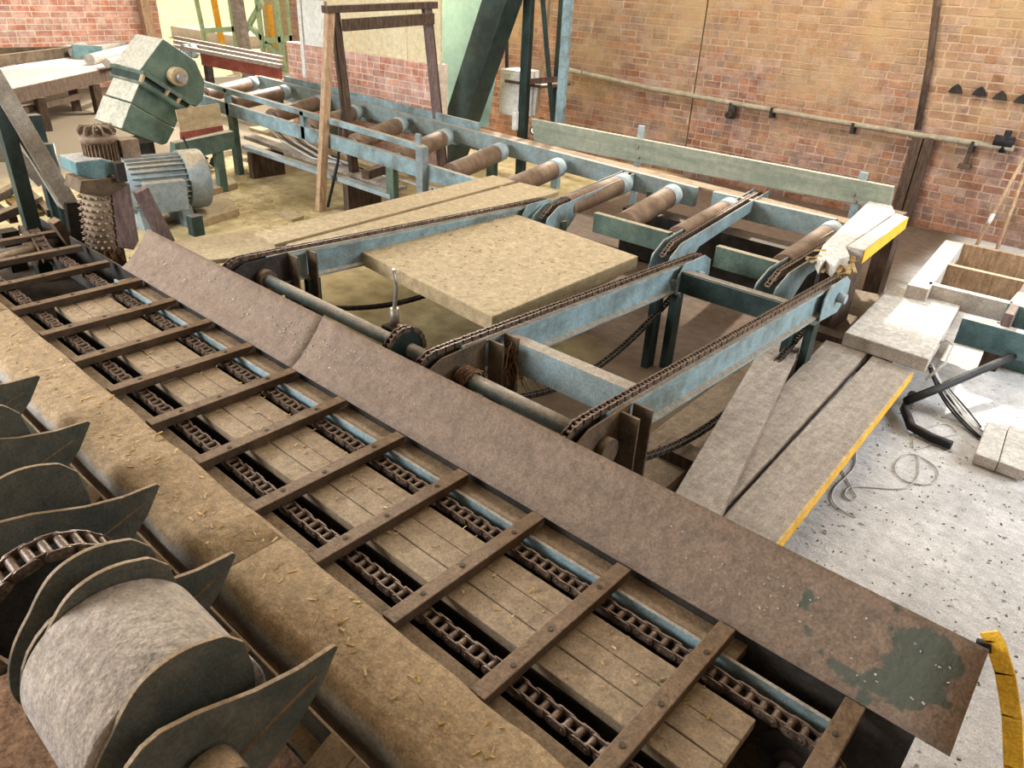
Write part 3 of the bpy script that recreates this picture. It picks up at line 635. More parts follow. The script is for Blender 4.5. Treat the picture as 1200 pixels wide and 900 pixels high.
# fibres wound on the shaft and hanging from the arms
def fibres(bm, c, n, r, ln, seed, droop=1.0, rad=.002):
    rnd = random.Random(seed)
    for i in range(n):
        p = Vector(c)+Vector((rnd.gauss(0, r), rnd.gauss(0, r), rnd.gauss(0, r*.7))); pts = [p]
        d = Vector((rnd.gauss(0, 1), rnd.gauss(0, 1), -droop+rnd.gauss(0, .5))).normalized()
        for k in range(4):
            pts.append(pts[-1]+d*ln/4*rnd.uniform(.6, 1.3)); d = (d+Vector((rnd.gauss(0, .45), rnd.gauss(0, .45), -.25*droop))).normalized()
        tube(bm, pts, rad*rnd.uniform(.6, 1.3), 4)
    return bm
b = newbm()
for k in range(26):
    x = xB+.06+.075*k/26+random.uniform(-.006, .006); r = .040+random.uniform(0, .016); ph = random.uniform(0, 6)
    tube(b, [(x+.010*math.sin(t*1.3+ph), 1.955+r*math.cos(t+ph), .60+r*math.sin(t+ph)) for t in [j*.55 for j in range(12)]], .003, 4)
fibres(b, (xB+.09, 1.95, .56), 30, .015, .10, 3)
stuff(obj('wound_fibre', b, 'rope', tc))
b = newbm(); fibres(b, (xB+.085, 2.24, .66), 60, .014, .22, 4, 2.2); stuff(obj('hanging_fibre', b, 'rope', tc))
b = newbm(); q = P(782, 328, z=.55); fibres(b, q, 90, .03, .09, 5, .6); stuff(obj('caught_fluff', b, 'fluff', tc))

# thick dusty slab lying between two arms
cs = [P(415, 291, z=.60), P(600, 249, z=.60), P(748, 300, z=.60), P(577, 371, z=.60)]
bm = newbm(); prism(bm, cs, (0, 0, -.085)); tag(obj('board_slab', bm, 'sawboard', bevel=.006), 'thick square board covered in sawdust lying between the blue conveyor arms', 'board')
# cable stub standing in front of the slab
q = P(463, 385, z=.38); t = thing('valve_stub', 'dark valve block with a twisted wire rope end standing up beside the shaft', 'valve', (q.x, q.y, 0))
bm = newbm(); box(bm, (q.x-.06, q.y-.05, 0), (q.x+.06, q.y+.05, .40)); obj('block', bm, 'dark', t, bevel=.01)
bm = newbm(); tube(bm, [q+Vector((-.01, 0, .0)), q+Vector((0, 0, .12)), q+Vector((.01, .01, .24)), q+Vector((.005, .0, .34))], .012, 8); obj('wire_rope', bm, 'steel', t)
bm = newbm(); cyl(bm, q+Vector((.03, 0, .02)), q+Vector((.09, 0, .02)), .022, 10); obj('handle', bm, 'red', t)
bm = newbm(); cyl(bm, q+Vector((0, 0, -.02)), q+Vector((0, 0, .12)), .025, 10); obj('stem', bm, 'steel', t)

# long boards beside arm A
def board(name, pix, z, th, m, label, cat='board', bev=.004, group=None):
    cs = [P(px, py, z=z) for px, py in pix]; b = newbm(); prism(b, cs, (0, 0, -th)); return tag(obj(name, b, m, bevel=bev), label, cat, group)
board('long_board', [(296, 273), (578, 205), (604, 212), (322, 286)], .66, .03, 'sawboard', 'wide dusty board laid beside the blue arm, farther of two')
board('long_board', [(335, 286), (609, 213.5), (655, 224), (640, 229), (350, 290)], .655, .03, 'sawboard', 'narrow board laid against the blue arm chain, nearer of two')
board('short_board', [(150, 300), (208, 281), (300, 270), (330, 288), (296, 300), (240, 305)], .50, .03, 'sawboard', 'low sawdust covered board behind the far end of the chute plate')

# ------------------------------------------------------------------ roller conveyor along the wall
rc = thing('roller_conveyor', 'long blue roller conveyor with brown steel rollers running towards the yard', 'conveyor', (-5.5, 5.0, 0))
def rise(x): return -.03*(x+4.1) if x < -4.1 else 0
YN, YF = 4.30, 5.60
# near rail, far rail
def rail(y, xa, xb, z, w, h, m, nm='rail'):
    b = newbm(); bar(b, (xa, y, z+rise(xa)), (xb, y, z+rise(xb)), w, h); return obj(nm, b, m, rc, bevel=.003)
rail(YN, -9.0, -3.35, .57, .05, .13, 'blue'); rail(YF, -9.4, -2.9, .56, .05, .16, 'dblue')
for (xa, xb) in ((-3.02, -2.40), (-2.05, -1.62)):
    rail(YN+.06, xa, xb, .56, .05, .14, 'green')
for (xa, xb) in ((-2.75, -1.75),): rail(YF, xa, xb, .56, .05, .16, 'dblue')
rail(YF+.12, -9.4, -1.6, .60, .16, .02, 'ledge', 'ledge')
# upper guard rail and posts on the near side
b = newbm(); bar(b, (-8.8, YN-.0, .905), (-4.78, YN, .79), .05, .05); obj('guard_rail', b, 'blue', rc, bevel=.004)
for x in (-7.9, -6.5): 
    b = newbm(); box(b, (x-.03, YN-.025, .6), (x+.03, YN+.025, .78+rise(x))); obj('guard_post', b, 'blue', rc)
q = P(531, 215, z=.45)
b = newbm(); box(b, (-4.78, YN-.09, .36), (-4.70, YN-.02, .82)); obj('post', b, 'motor', rc, bevel=.003)
b = newbm(); box(b, (-4.86, YN-.02, .55), (-4.80, YN, .90)); obj('flat_post', b, 'motor', rc)
# tall guard board on the far side
b = newbm(); prism(b, [(-8.9, YF+.04, .55), (-5.45, YF+.04, .50), (-5.45, YF+.04, .775), (-8.9, YF+.04, .85)], (0, .03, 0)); obj('guard_board', b, 'blue', rc, bevel=.003)
for x in (-7.85, -5.2, -3.3):
    for y in (YN, YF):
        b = newbm(); prism(b, [(x-.05, y-.03, .52+rise(x)), (x+.05, y-.03, .52+rise(x)), (x+.05, y-.03, 0), (x-.05, y-.03, 0)], (0, .06, 0)); obj('leg', b, 'green', rc)
# rollers, placed from both ends
rl = [((592, 208), (655, 184)), ((664, 222), (733, 199)), ((734, 245), (789, 221)), ((797, 262), (857, 235)), ((921, 298), (977, 264)),
      ((528, 190), (587, 172)), ((467, 168), (523, 155)), ((415, 150), (470, 138)), ((362, 137), (417, 124)), ((318, 126), (376, 113)), ((270, 113), (334, 102)), ((238, 99), (296, 90))]
for i, (a, b_) in enumerate(rl):
    xa = P(a[0], a[1], y=4.45); xb = P(b_[0], b_[1], y=5.46)
    z = .575+rise((xa.x+xb.x)/2); R_ = .083
    A_ = Vector((xa.x, 4.45, z)); B_ = Vector((xb.x, 5.46, z)); d = (B_-A_).normalized()
    b = newbm(); cyl(b, A_, B_-d*.16, R_, 28); r = obj('roller', b, 'roller', rc, bevel=.004)
    b = newbm(); cyl(b, B_-d*.16, B_, R_+.003, 28); obj('collar', b, 'collar', r)
    b = newbm(); cyl(b, A_-d*.10, A_, .028, 14); cyl(b, A_-d*.05, A_-d*.02, .045, 14); obj('bearing', b, 'steel', r)
    b = newbm(); cyl(b, B_, B_+d*.12, .022, 10); obj('stub_shaft', b, 'steel', r)
# lifting chain arms between the rollers
la = ((P(630, 251, z=.62), P(750, 199, z=.62)), (P(772, 300, z=.60), P(892, 228, z=.60)), (P(895, 335, z=.60), P(985, 280, z=.60)))
for i, (a, b_) in enumerate(la):
    d = (b_-a); d.z = 0; d.normalize(); s = Vector((d.y, -d.x, 0)); a = Vector((a.x, a.y, .0)); b2 = Vector((b_.x, b_.y, .0))
    for sgn, m in ((-1, 'blue'), (1, 'blue')):
        o = a+s*sgn*.055; e = b2+s*sgn*.055; b = newbm()
        Ln = (e-o).length; k = .34
        prism(b, [o+Vector((0,0,.50)), o+d*.04+Vector((0,0,.59)), o+d*.20+Vector((0,0,.645)), e+Vector((0,0,.645)), e+Vector((0,0,.56)), o+d*(k+.2)+Vector((0,0,.54)), o+d*k+Vector((0,0,.43)), o+d*.08+Vector((0,0,.40))], s*sgn*.008)
        obj('arm_plate', b, m, rc, bevel=.002)
    b = newbm(); bar(b, a+d*.1+Vector((0,0,.60)), b2+Vector((0,0,.60)), .05, .02); obj('chain_bed', b, 'dark', rc)
    b = newbm(); small_chain(b, [a+d*.06+Vector((0,0,.58)), a+d*.2+Vector((0,0,.637)), b2-d*.08+Vector((0,0,.637)), b2+Vector((0,0,.60))]); stuff(obj('chain', b, 'chain', rc))
# dark pan below the rollers
for (xa, xb, y0, y1) in ((-3.4, -1.7, 5.3, 5.5),):
    b = newbm(); box(b, (xa, y0, .02), (xb, y1, .42)); obj('back_panel', b, 'dark', rc)
# green plank standing on edge behind the rollers
gp = thing('guard_plank', 'long weathered green plank standing on edge behind the rollers', 'plank', (-3.4, 6.0, 0))
c = [P(622, 139, y=6.0), P(1047, 219, y=6.0), P(1041, 247, y=6.0), P(626, 167, y=6.0)]
b = newbm(); prism(b, c, (0, .045, 0)); obj('plank', b, 'gplank', gp, bevel=.005)
for px in (752, 1012):
    q = P(px, 150 if px < 800 else 205, y=6.06); b = newbm(); box(b, (q.x-.03, 6.046, 0), (q.x+.03, 6.07, q.z+.02)); obj('bracket', b, 'collar', gp)
for px, py in ((747, 172), (748, 184), (1000, 228), (1002, 236)):
    q = P(px, py, y=5.995); b = newbm(); cyl(b, q, q+Vector((0, -.012, 0)), .014, 10); obj('bolt', b, 'steel', gp)

# ------------------------------------------------------------------ boards on the floor at the right
def edged_board(label, pix, z, th, m='oak', edge=None, name='floor_board'):
    cs = [P(px, py, z=z) for px, py in pix]
    c = sum(cs, Vector())/len(cs); t = thing(name, label, 'board', (c.x, c.y, z-th))
    b = newbm(); prism(b, cs, (0, 0, -th)); obj('plank', b, m, t, bevel=.005)
    if edge is not None:
        p, q = cs[edge], cs[edge+1]; d = (q-p).normalized(); n = Vector((-d.y, d.x, 0)) if Vector((-d.y, d.x, 0)).dot(c-p) < 0 else Vector((d.y, -d.x, 0))
        b = newbm(); prism(b, [p+n*.001+Vector((0,0,.001)), q+n*.001+Vector((0,0,.001)), q+n*.001-Vector((0,0,th)), p+n*.001-Vector((0,0,th))], n*.004); obj('painted_edge', b, 'yellow', t)
        b = newbm(); w = .005; prism(b, [p+n*.003+Vector((0,0,.0015)), q+n*.003+Vector((0,0,.0015)), q-n*w+Vector((0,0,.0015)), p-n*w+Vector((0,0,.0015))], (0,0,-.001)); obj('painted_rim', b, 'yellow', t)
    return t
edged_board('brown dusty board on the floor nearest the blue conveyor arm', [(990, 336), (1036, 346), (760, 590), (690, 562)], .12, .06, 'boak')
edged_board('split narrow plank lying askew across the other floor boards', [(908, 380), (945, 391), (842, 609), (790, 579)], .305, .055, 'oak')
edged_board('grey floor board between the askew plank and the yellow edged board', [(968, 398), (1017, 413), (846, 598), (800, 575)], .245, .06, 'oak')
edged_board('wide grey floor board with a yellow painted edge', [(1023, 416), (1070, 435), (902, 648), (846, 606)], .24, .06, 'oak', 1)
for i, (px, py) in enumerate(((1000, 430), (850, 590))):
    q = P(px, py, z=0); b = newbm(); bar(b, (q.x-.35, q.y+.0, .09), (q.x+.2, q.y, .09), .12, .18); tag(obj('bearer', b, 'dtimber'), ('timber bearer under the far ends of the floor boards', 'timber bearer under the near ends of the floor boards')[i], 'timber')
b_ = [P(*q, z=.33) for q in ((1046, 333), (1127, 356), (1089, 421), (990, 389))]
b = newbm(); prism(b, b_, (0, 0, -.085)); tag(obj('stone_slab', b, 'white_board', bevel=.008), 'thick white dusty slab lying on the ends of the floor boards', 'slab')
# two thick planks at the end of the rollers
t = thing('broken_plank', 'pale broken plank with a ragged near end beside the last roller', 'plank', (-1.45, 5.0, .6))
cs = [P(*q, z=.72) for q in ((1022, 232), (1046, 241), (1049, 249), (992, 289), (996, 300), (984, 303), (978, 312), (968, 304), (962, 309), (958, 300), (965, 286))]
b = newbm(); prism(b, cs, (0, 0, -.07)); obj('plank', b, 'white_board', t, bevel=.006)
b = newbm(); q = P(972, 305, z=.68)
rnd = random.Random(3)
for k in range(26):
    c = q+Vector((rnd.uniform(-.10, .14), rnd.uniform(-.10, .08), rnd.uniform(-.05, .03))); e = Vector((rnd.uniform(-.05, .05), rnd.uniform(-.12, .03), rnd.uniform(-.03, .03))); bar(b, c-e*.5, c+e, rnd.uniform(.01, .03), rnd.uniform(.008, .02))
stuff(obj('splinters', b, 'chips', t))
t = thing('edged_plank', 'thick pale plank with a yellow painted side beside the broken plank', 'plank', (-1.2, 5.0, .6))
cs = [P(*q, z=.735) for q in ((1050, 250), (1064, 254), (1013, 293), (993, 288))]
b = newbm(); prism(b, cs, (0, 0, -.085)); obj('plank', b, 'white_board', t, bevel=.006)
p, q = cs[1], cs[2]; d = (q-p).normalized(); n = Vector((-d.y, d.x, 0)); n = n if n.x > 0 else -n
b = newbm(); prism(b, [p+n*.002, q+n*.002, q+n*.002-Vector((0,0,.085)), p+n*.002-Vector((0,0,.085))], n*.004); obj('painted_side', b, 'yellow', t)
b = newbm(); q = P(1035, 300, z=.3); box(b, (q.x-.06, q.y-.08, 0), (q.x+.06, q.y+.08, .645)); tag(obj('plank_post', b, 'dtimber'), 'dark wooden post under the yellow sided plank', 'post')
b = newbm(); q = P(985, 322, z=.5); box(b, (-1.50, 4.75, 0), (-1.36, 5.1, .64)); tag(obj('plinth', b, 'dtimber'), 'dark block propping the broken plank', 'block')
# timber crate frame by the wall
t = thing('timber_crate', 'open frame of dusty timber boards on the floor by the brick wall', 'crate', (-.75, 5.8, 0))
def tb(name, p, q, w, h, m):
    b = newbm(); bar(b, p-Vector((0,0,h/2)), q-Vector((0,0,h/2)), w, h); return obj(name, b, m, t, bevel=.005)
zc = .42
tb('beam', P(1076, 336, z=zc), P(1119, 283, z=zc), .13, .13, 'white_board')
tb('board', P(1126, 284, z=zc), P(1215, 303, z=zc), .04, .26, 'timber')
tb('board', P(1108, 308, z=zc), P(1205, 330, z=zc), .05, .24, 'timber')
tb('board', P(1088, 331, z=zc), P(1188, 355, z=zc), .06, .13, 'white_board')
tb('board', P(1218, 312, z=zc), P(1183, 368, z=zc), .05, .18, 'ptimber')
for px, py in ((1076, 336), (1119, 283), (1186, 360), (1210, 312)):
    q = P(px, py, z=zc); b = newbm(); box(b, (q.x-.05, q.y-.05, 0), (q.x+.05, q.y+.05, zc-.13)); obj('leg', b, 'dtimber', t)
# teal arm with a dusty diagonal
t = thing('teal_arm', 'teal steel arm with a dusty diagonal strut on the floor', 'bracket', (-.5, 4.6, 0))
c = [P(1128, 373, z=.33), P(1222, 398, z=.33)]
b = newbm(); bar(b, c[0]-Vector((0,0,.08)), c[1]-Vector((0,0,.08)), .02, .17); bar(b, c[0]+Vector((0,.03,0)), c[1]+Vector((0,.03,0)), .07, .012); obj('channel', b, 'teal', t, bevel=.003)
b = newbm(); tube(b, [P(1215, 405, z=.20), P(1165, 427, z=.17), P(1100, 455, z=.13), P(1062, 470, z=.09)], .024, 8); obj('strut', b, 'black', t)
b = newbm(); tube(b, [P(1070, 462, z=.08), P(1060, 480, z=.04), P(1068, 500, z=.035), P(1090, 512, z=.03), P(1115, 522, z=.03)], .026, 8); obj('foot', b, 'black', t)
b = newbm(); q = P(1200, 360, z=.42); box(b, (q.x-.09, q.y-.0, 0), (q.x+.2, q.y+.3, .42)); obj('body', b, 'teal', t, bevel=.006)
# cables
t = thing('cable_bundle', 'loose bundle of thin pale cables hanging from behind the slab', 'cable', (-.6, 4.4, 0))
rnd = random.Random(5)
for k in range(14):
    j = lambda s=4: rnd.uniform(-s, s)
    a = P(1090+j(3), 428+j(3), z=.25); m1 = P(1094+k*.9+j(2), 452+j(3), z=.12); m2 = P(1106+k*1.6+j(3), 478-k*.6+j(3), z=.03); e = P(1150+j(4), 512+j(6)-k*.7, z=.02)
    pts = []
    for s_ in [i/10 for i in range(11)]:
        pts.append(a*(1-s_)**3+m1*3*s_*(1-s_)**2+m2*3*s_*s_*(1-s_)+e*s_**3)
    b = newbm(); tube(b, pts, .006, 6); obj('wire', b, 'cable' if k % 4 else 'black', t)
b = newbm(); pts = [P(1085, 445, z=.2), P(1108, 425, z=.3), P(1118, 405, z=.34), P(1110, 398, z=.33), P(1100, 402, z=.3)]; tube(b, pts, .008, 6); obj('wire', b, 'cable', t)
# loops of thin wire on the floor
t = thing('wire_loops', 'thin pale wire lying in loops on the white floor', 'wire', (-.6, 3.6, 0))
def loop(pix, r=.0035):
    pts = [P(px, py, z=.006) for px, py in pix]; sm = []
    for i in range(len(pts)-1):
        p0, p1, p2, p3 = pts[max(i-1, 0)], pts[i], pts[i+1], pts[min(i+2, len(pts)-1)]
        for u in (0, .25, .5, .75): sm.append(.5*((2*p1)+(p2-p0)*u+(2*p0-5*p1+4*p2-p3)*u*u+(3*p1-p0-3*p2+p3)*u**3))
    sm.append(pts[-1]); b = newbm(); tube(b, sm, r, 5); obj('wire', b, 'cable', t)
loop([(1003, 528), (1002, 545), (992, 558), (978, 572), (975, 585), (985, 597), (1003, 606)])
loop([(985, 548), (1000, 575), (1004, 583), (996, 586), (990, 580), (996, 571), (1020, 571), (1055, 573), (1070, 566), (1077, 552), (1075, 535), (1064, 532), (1052, 540), (1049, 552), (1060, 563), (1085, 568), (1098, 562), (1099, 552), (1090, 542), (1074, 533)])
loop([(1070, 525), (1072, 510), (1090, 500), (1110, 497), (1122, 508), (1105, 512), (1088, 522), (1072, 527)])
# pale board pieces at the right edge
for i, pix in enumerate(([(1157, 494), (1182, 498), (1170, 541), (1143, 531)], [(1183, 498), (1212, 503), (1203, 553), (1171, 541)])):
    edged_board(('white painted board piece on the floor at the right, near the cable ends', 'white painted board piece at the right edge of the photo')[i], pix, .07, .06, 'white_board', name='board_piece')
# yellow handle near the chute end
t = thing('yellow_handle', 'chipped yellow bent flat bar beside the near end of the chute plate', 'handle', (.15, 1.75, 0))
pp = [P(px, py, y=1.74) for px, py in ((1188, 960), (1188, 900), (1186, 840), (1178, 790), (1166, 752), (1160, 742))]
b = newbm()
for a, c in zip(pp, pp[1:]): bar(b, a, c+(c-a).normalized()*.004, .008, .042, (1, 0, 0))
pl = pp[0].copy(); bar(b, Vector((pl.x, pl.y, 0)), pp[0], .008, .042, (1, 0, 0)); obj('bar', b, 'yellow', t)
b = newbm(); cyl(b, pp[-2]+Vector((-.03, .0, -.03)), pp[-2]+Vector((.0, .0, -.02)), .014, 8); obj('tie', b, 'black', t)

# ------------------------------------------------------------------ tower, blue machine, portal frame behind
t = thing('steel_tower', 'dark green steel lattice tower with braces standing by the brick wall', 'tower', (-5.5, 6.6, 0))
YT = 6.7
def post(px, y, w, m, top=2.9, px2=None, py=140):
    q = P(px, py, y=y); b = newbm(); bar(b, (q.x, y, 0), (q.x, y, top), w, w*.8, (0, 1, 0))
    bar(b, (q.x, y-w*.5, 0), (q.x, y-w*.5, top), w*1.25, .012, (0, 1, 0)); return obj('post', b, m, t, bevel=.003)
post(614, YT, .085, 'dgreen'); post(657, YT, .075, 'blue'); post(651, YT+.6, .07, 'dgreen')
def brace(a, c, y, w, m):
    p = P(*a, y=y); q = P(*c, y=y); d = (q-p); p = p-d*.2; q2 = q+d*(.0); b = newbm(); bar(b, p, q2, w, .02, (0, 1, 0)); return obj('brace', b, m, t)
brace((636, 0), (648, 144), YT+.05, .05, 'dgreen'); brace((645, 0), (628, 142), YT+.35, .045, 'timber')
p, q = P(618, 96, y=YT+.03), P(663, 92, y=YT+.03); b = newbm(); bar(b, p, q, .06, .06); obj('cross_bar', b, 'dtimber', t)
p, q = P(618, 92, y=YT+.5), P(663, 86, y=YT+.5); b = newbm(); box(b, (p.x, YT+.1, p.z-.02), (q.x, YT+.6, p.z+.01)); obj('shelf', b, 'frame', t)
q = P(613, 152, y=YT-.1); b = newbm(); cyl(b, P(626, 153, y=YT-.12), P(626, 153, y=YT-.06), .052, 20); wl = obj('wheel', b, 'black', t)
b = newbm(); cyl(b, P(626, 153, y=YT-.135), P(626, 153, y=YT-.12), .036, 20); obj('hub_cap', b, 'white', wl)
b = newbm(); p = P(602, 130, y=YT-.08); box(b, (p.x, YT-.1, p.z-.2), (p.x+.06, YT-.06, p.z)); obj('tag_plate', b, 'white', t)
a, c = P(590, 80, y=YT+.2), P(612, 140, y=YT+.2)
t2 = thing('control_cabinet', 'white electrical cabinet fixed behind the green tower', 'cabinet', (a.x+.1, YT+.2, a.z-.5))
b = newbm(); box(b, (a.x, YT+.15, c.z+.03), (a.x+.34, YT+.45, a.z)); obj('body', b, 'white', t2, bevel=.006)
b = newbm(); box(b, (a.x+.02, YT+.135, c.z+.06), (a.x+.32, YT+.15, a.z-.03)); obj('door', b, 'white', t2, bevel=.003)
b = newbm(); tube(b, [P(594, 40, y=YT+.3), P(594, 60, y=YT+.3), P(594, 82, y=YT+.3)], .02, 8); obj('conduit', b, 'dark', t2)
# blue inclined machine
t = thing('inclined_machine', 'large pale blue steel machine with a dark inclined box beam', 'machine', (-6.6, 6.6, 0))
YB = 6.75
b = newbm(); prism(b, [P(522, -60, y=YB), P(585, -60, y=YB), P(556, 150, y=YB), P(500, 150, y=YB), P(512, 40, y=YB)], (0, .25, 0)); obj('side_panel', b, 'pblue', t, bevel=.006)
p0, p1 = P(541, 142, y=YB-.3), P(592, -10, y=YB-.3); d = (p1-p0)
b = newbm(); bar(b, p0-d*.5, p1+d*.2, .32, .25, (0, 1, 0)); obj('inclined_beam', b, 'dgreen', t, bevel=.006)
b = newbm(); prism(b, [P(484, 112, y=6.35), P(486, 62, y=6.35), P(489, 49, y=6.35), P(498, 47, y=6.35), P(498, 118, y=6.35)], (0, .05, 0)); tag(obj('dark_panel', b, 'black'), 'narrow black panel standing behind the portal frame', 'panel')
b = newbm(); bar(b, P(497, 118, y=6.3), P(500, 60, y=6.3), .04, .04, (0,1,0)); obj('edge_bar', b, 'dgreen', t)
# timber portal straddling the rollers
t = thing('portal_frame', 'tall timber portal frame straddling the roller conveyor', 'frame', (-6.1, 5.0, 0))
def member(p, q, w, h, m, nm='leg'):
    b = newbm(); bar(b, p, q, w, h, (1, 0, 0)); return obj(nm, b, m, t, bevel=.003)
member((-6.08, 4.12, 0), (-6.1, 4.40, 1.76), .075, .06, 'timber'); member((-6.06, 4.56, 0), (-6.14, 4.47, 1.76), .075, .07, 'dtimber')
member((-6.1, 5.78, 0), (-6.1, 5.54, 1.78), .085, .05, 'ptimber'); member((-6.14, 5.86, 0), (-6.16, 5.62, 1.80), .05, .06, 'dtimber')
member((-6.1, 4.34, 1.755), (-6.1, 5.66, 1.80), .06, .09, 'dtimber', 'top_beam'); member((-6.06, 4.5, 1.63), (-6.06, 5.6, 1.68), .10, .04, 'dtimber', 'header')
b = newbm(); tube(b, [P(401, 130, x=-6.0), P(396, 190, x=-6.02), P(384, 243, x=-6.0)], .014, 8); obj('rod', b, 'black', t)
# junk stored below the conveyor
def strip(pa, pb, z, w, th, m, name, label, cat):
    a, c = P(*pa, z=z), P(*pb, z=z); b = newbm(); bar(b, a, c, w, th); return tag(obj(name, b, m, bevel=.003), label, cat)
t = thing('lower_shelf', 'low timber shelf of planks under the roller conveyor', 'shelf', (-6.6, 4.5, 0))
for i, (a, c, w) in enumerate((((292, 160), (470, 222), .14), ((288, 172), (462, 230), .10), ((300, 150), (560, 225), .2))):
    p, q = P(*a, z=.30), P(*c, z=.30); b = newbm(); bar(b, p, q, w, .04); obj('plank', b, ('oak', 'collar', 'sawboard')[i], t, bevel=.003)
for x in (-7.6, -5.9):
    b = newbm(); box(b, (x-.04, 4.3, 0), (x+.04, 4.7, .28)); obj('support', b, 'dtimber', t)
b = newbm(); bar(b, P(428, 205, z=.42), P(472, 190, z=.42), .08, .08); tag(obj('cross_timber', b, 'dtimber'), 'short dark timber lying on the low shelf', 'timber')
t = thing('cable_run', 'black cables sagging under the blue rail', 'cable', (-6.6, 4.5, .3))
for k in range(5):
    b = newbm(); tube(b, [P(305+k*8, 140+k*2, z=.55), P(330+k*8, 165+k, z=.42), P(365+k*6, 185, z=.36), P(430+k*5, 198+k*2, z=.34), P(505+k*3, 222, z=.33)], .008, 6); obj('cable', b, 'black' if k % 2 else 'cable', t)

# ------------------------------------------------------------------ spiked feed roller and its geared motor
t = thing('spiked_feed_roller', 'rusty upright spiked roller under a brown finned gear motor', 'machine', (-4.75, 1.65, .5))
xs = -4.74
bt, tp = P(121, 290, x=xs), P(113, 226, x=xs); ax = (tp-bt).normalized(); RS = .085
b = newbm(); cyl(b, bt, tp, RS, 24); obj('spike_drum', b, 'gearmotor', t)
b = newbm(); s1 = ax.orthogonal().normalized(); s2 = ax.cross(s1)
for r in range(9):
    for k in range(16):
        a = 2*math.pi*(k+.5*(r % 2))/16; d = s1*math.cos(a)+s2*math.sin(a); p = bt.lerp(tp, (r+.5)/9)+d*(RS-.002)
        cyl(b, p, p+d*.024, .011, 5, .002)
stuff(obj('spikes', b, 'gearmotor', t))
b = newbm(); fibres(b, bt+Vector((.01, .02, .02)), 70, .03, .13, 9, 2.5, .004); stuff(obj('caught_fibre', b, 'rope', t))
b = newbm(); prism(b, [P(131, 226, x=-4.66), P(152, 215, x=-4.66), P(163, 282, x=-4.66), P(157, 293, x=-4.66), P(138, 290, x=-4.66)], (-.12, 0, 0)); obj('guard_plate', b, 'ptimber', t, bevel=.004)
b = newbm(); prism(b, [P(93, 226, x=-4.62), P(128, 230, x=-4.62), P(150, 217, x=-4.62), P(140, 208, x=-4.62), P(95, 212, x=-4.62)], (-.22, 0, 0)); obj('mount_plate', b, 'frame', t, bevel=.004)
g = P(116, 199, x=-4.75); b = newbm(); prism(b, [P(88, 190, x=-4.64), P(91, 206, x=-4.64), P(122, 213, x=-4.64), P(128, 206, x=-4.64), P(140, 205, x=-4.64), P(143, 192, x=-4.64), P(120, 186, x=-4.64)], (-.24, 0, 0)); obj('gearbox', b, 'teal', t, bevel=.01)
m0, m1 = P(122, 194, x=-4.76), P(122, 164, x=-4.76); mz = Vector((m0.x, m0.y, 0))
b = newbm(); cyl(b, (mz.x, mz.y, m0.z), (mz.x, mz.y, m1.z), .078, 24); obj('motor_body', b, 'gearmotor', t)
b = newbm()
for k in range(28):
    a = 2*math.pi*k/28; d = Vector((math.cos(a), math.sin(a), 0)); c = Vector((mz.x, mz.y, 0))+d*.085; bar(b, c+Vector((0,0,m0.z+.01)), c+Vector((0,0,m1.z-.01)), .004, .022, d)
stuff(obj('cooling_fins', b, 'gearmotor', t))
b = newbm(); cyl(b, (mz.x, mz.y, m1.z), (mz.x, mz.y, m1.z+.035), .10, 24); cyl(b, (mz.x, mz.y, m1.z+.035), (mz.x, mz.y, m1.z+.06), .10, 24, .05); fc = obj('fan_cover', b, 'gearmotor', t)
for k in range(12):
    a = 2*math.pi*k/12; d = Vector((math.cos(a), math.sin(a), 0)); c = Vector((mz.x, mz.y, m1.z+.045)); b = newbm(); prism(b, [c+d*.02+Vector((0,0,.03)), c+d*.098+Vector((0,0,-.005)), c+d*.105+Vector((0,0,.012)), c+d*.085+Vector((0,0,.045)), c+d*.02+Vector((0,0,.045))], d.cross(Vector((0,0,1)))*.006); obj('rib', b, 'gearmotor', fc)
q = P(150, 172, x=-4.74); b = newbm(); box(b, (q.x-.06, q.y-.06, q.z-.055), (q.x+.05, q.y+.05, q.z+.05)); obj('terminal_box', b, 'gearmotor', t, bevel=.006)
p = P(141, 200, x=-4.6); b = newbm(); box(b, (p.x-.03, p.y-.03, p.z-.06), (p.x+.03, p.y+.02, p.z+.05)); obj('bolt_bracket', b, 'dark', t, bevel=.004)
b = newbm(); box(b, (-4.98, 1.70, 0), (-4.86, 1.80, .9)); obj('column', b, 'dark', t)
# dusty timber propped behind
b = newbm(); p_, q_ = P(164, 222, x=-5.1), P(196, 284, x=-5.1); bar(b, p_, p_+(q_-p_)*(p_.z/(p_.z-q_.z)), .09, .07, (1, 0, 0)); o = tag(obj('propped_timber', b, 'ptimber', bevel=.004), 'rough dusty timber propped behind the spiked roller', 'timber')
# ------------------------------------------------------------------ big motor on the floor
t = thing('electric_motor', 'large grey finned electric motor with a dusty fan cowl standing on the floor', 'motor', (-6.7, 3.0, 0))
mc = Vector((-6.62, 2.98, .36)); dx = Vector((.12, 1, -.02)).normalized(); sx = dx.cross(Vector((0, 0, 1))).normalized(); ux = sx.cross(dx)
A_, B_ = mc-dx*.42, mc+dx*.10
b = newbm(); cyl(b, A_, B_, .215, 32); obj('motor_body', b, 'motor', t)
b = newbm()
for k in range(30):
    a = 2*math.pi*k/30; d = sx*math.cos(a)+ux*math.sin(a); bar(b, A_+dx*.03+d*.225, B_-dx*.02+d*.225, .008, .03, d)
stuff(obj('cooling_fins', b, 'motor', t))
b = newbm(); cyl(b, B_-dx*.03, B_+dx*.16, .255, 40); fc = obj('fan_cowl', b, 'motor', t, bevel=.012)
b = newbm(); cyl(b, B_+dx*.16, B_+dx*.165, .20, 30); obj('grille', b, 'dark', fc)
b = newbm(); q = mc-dx*.16+sx*.22-ux*.03
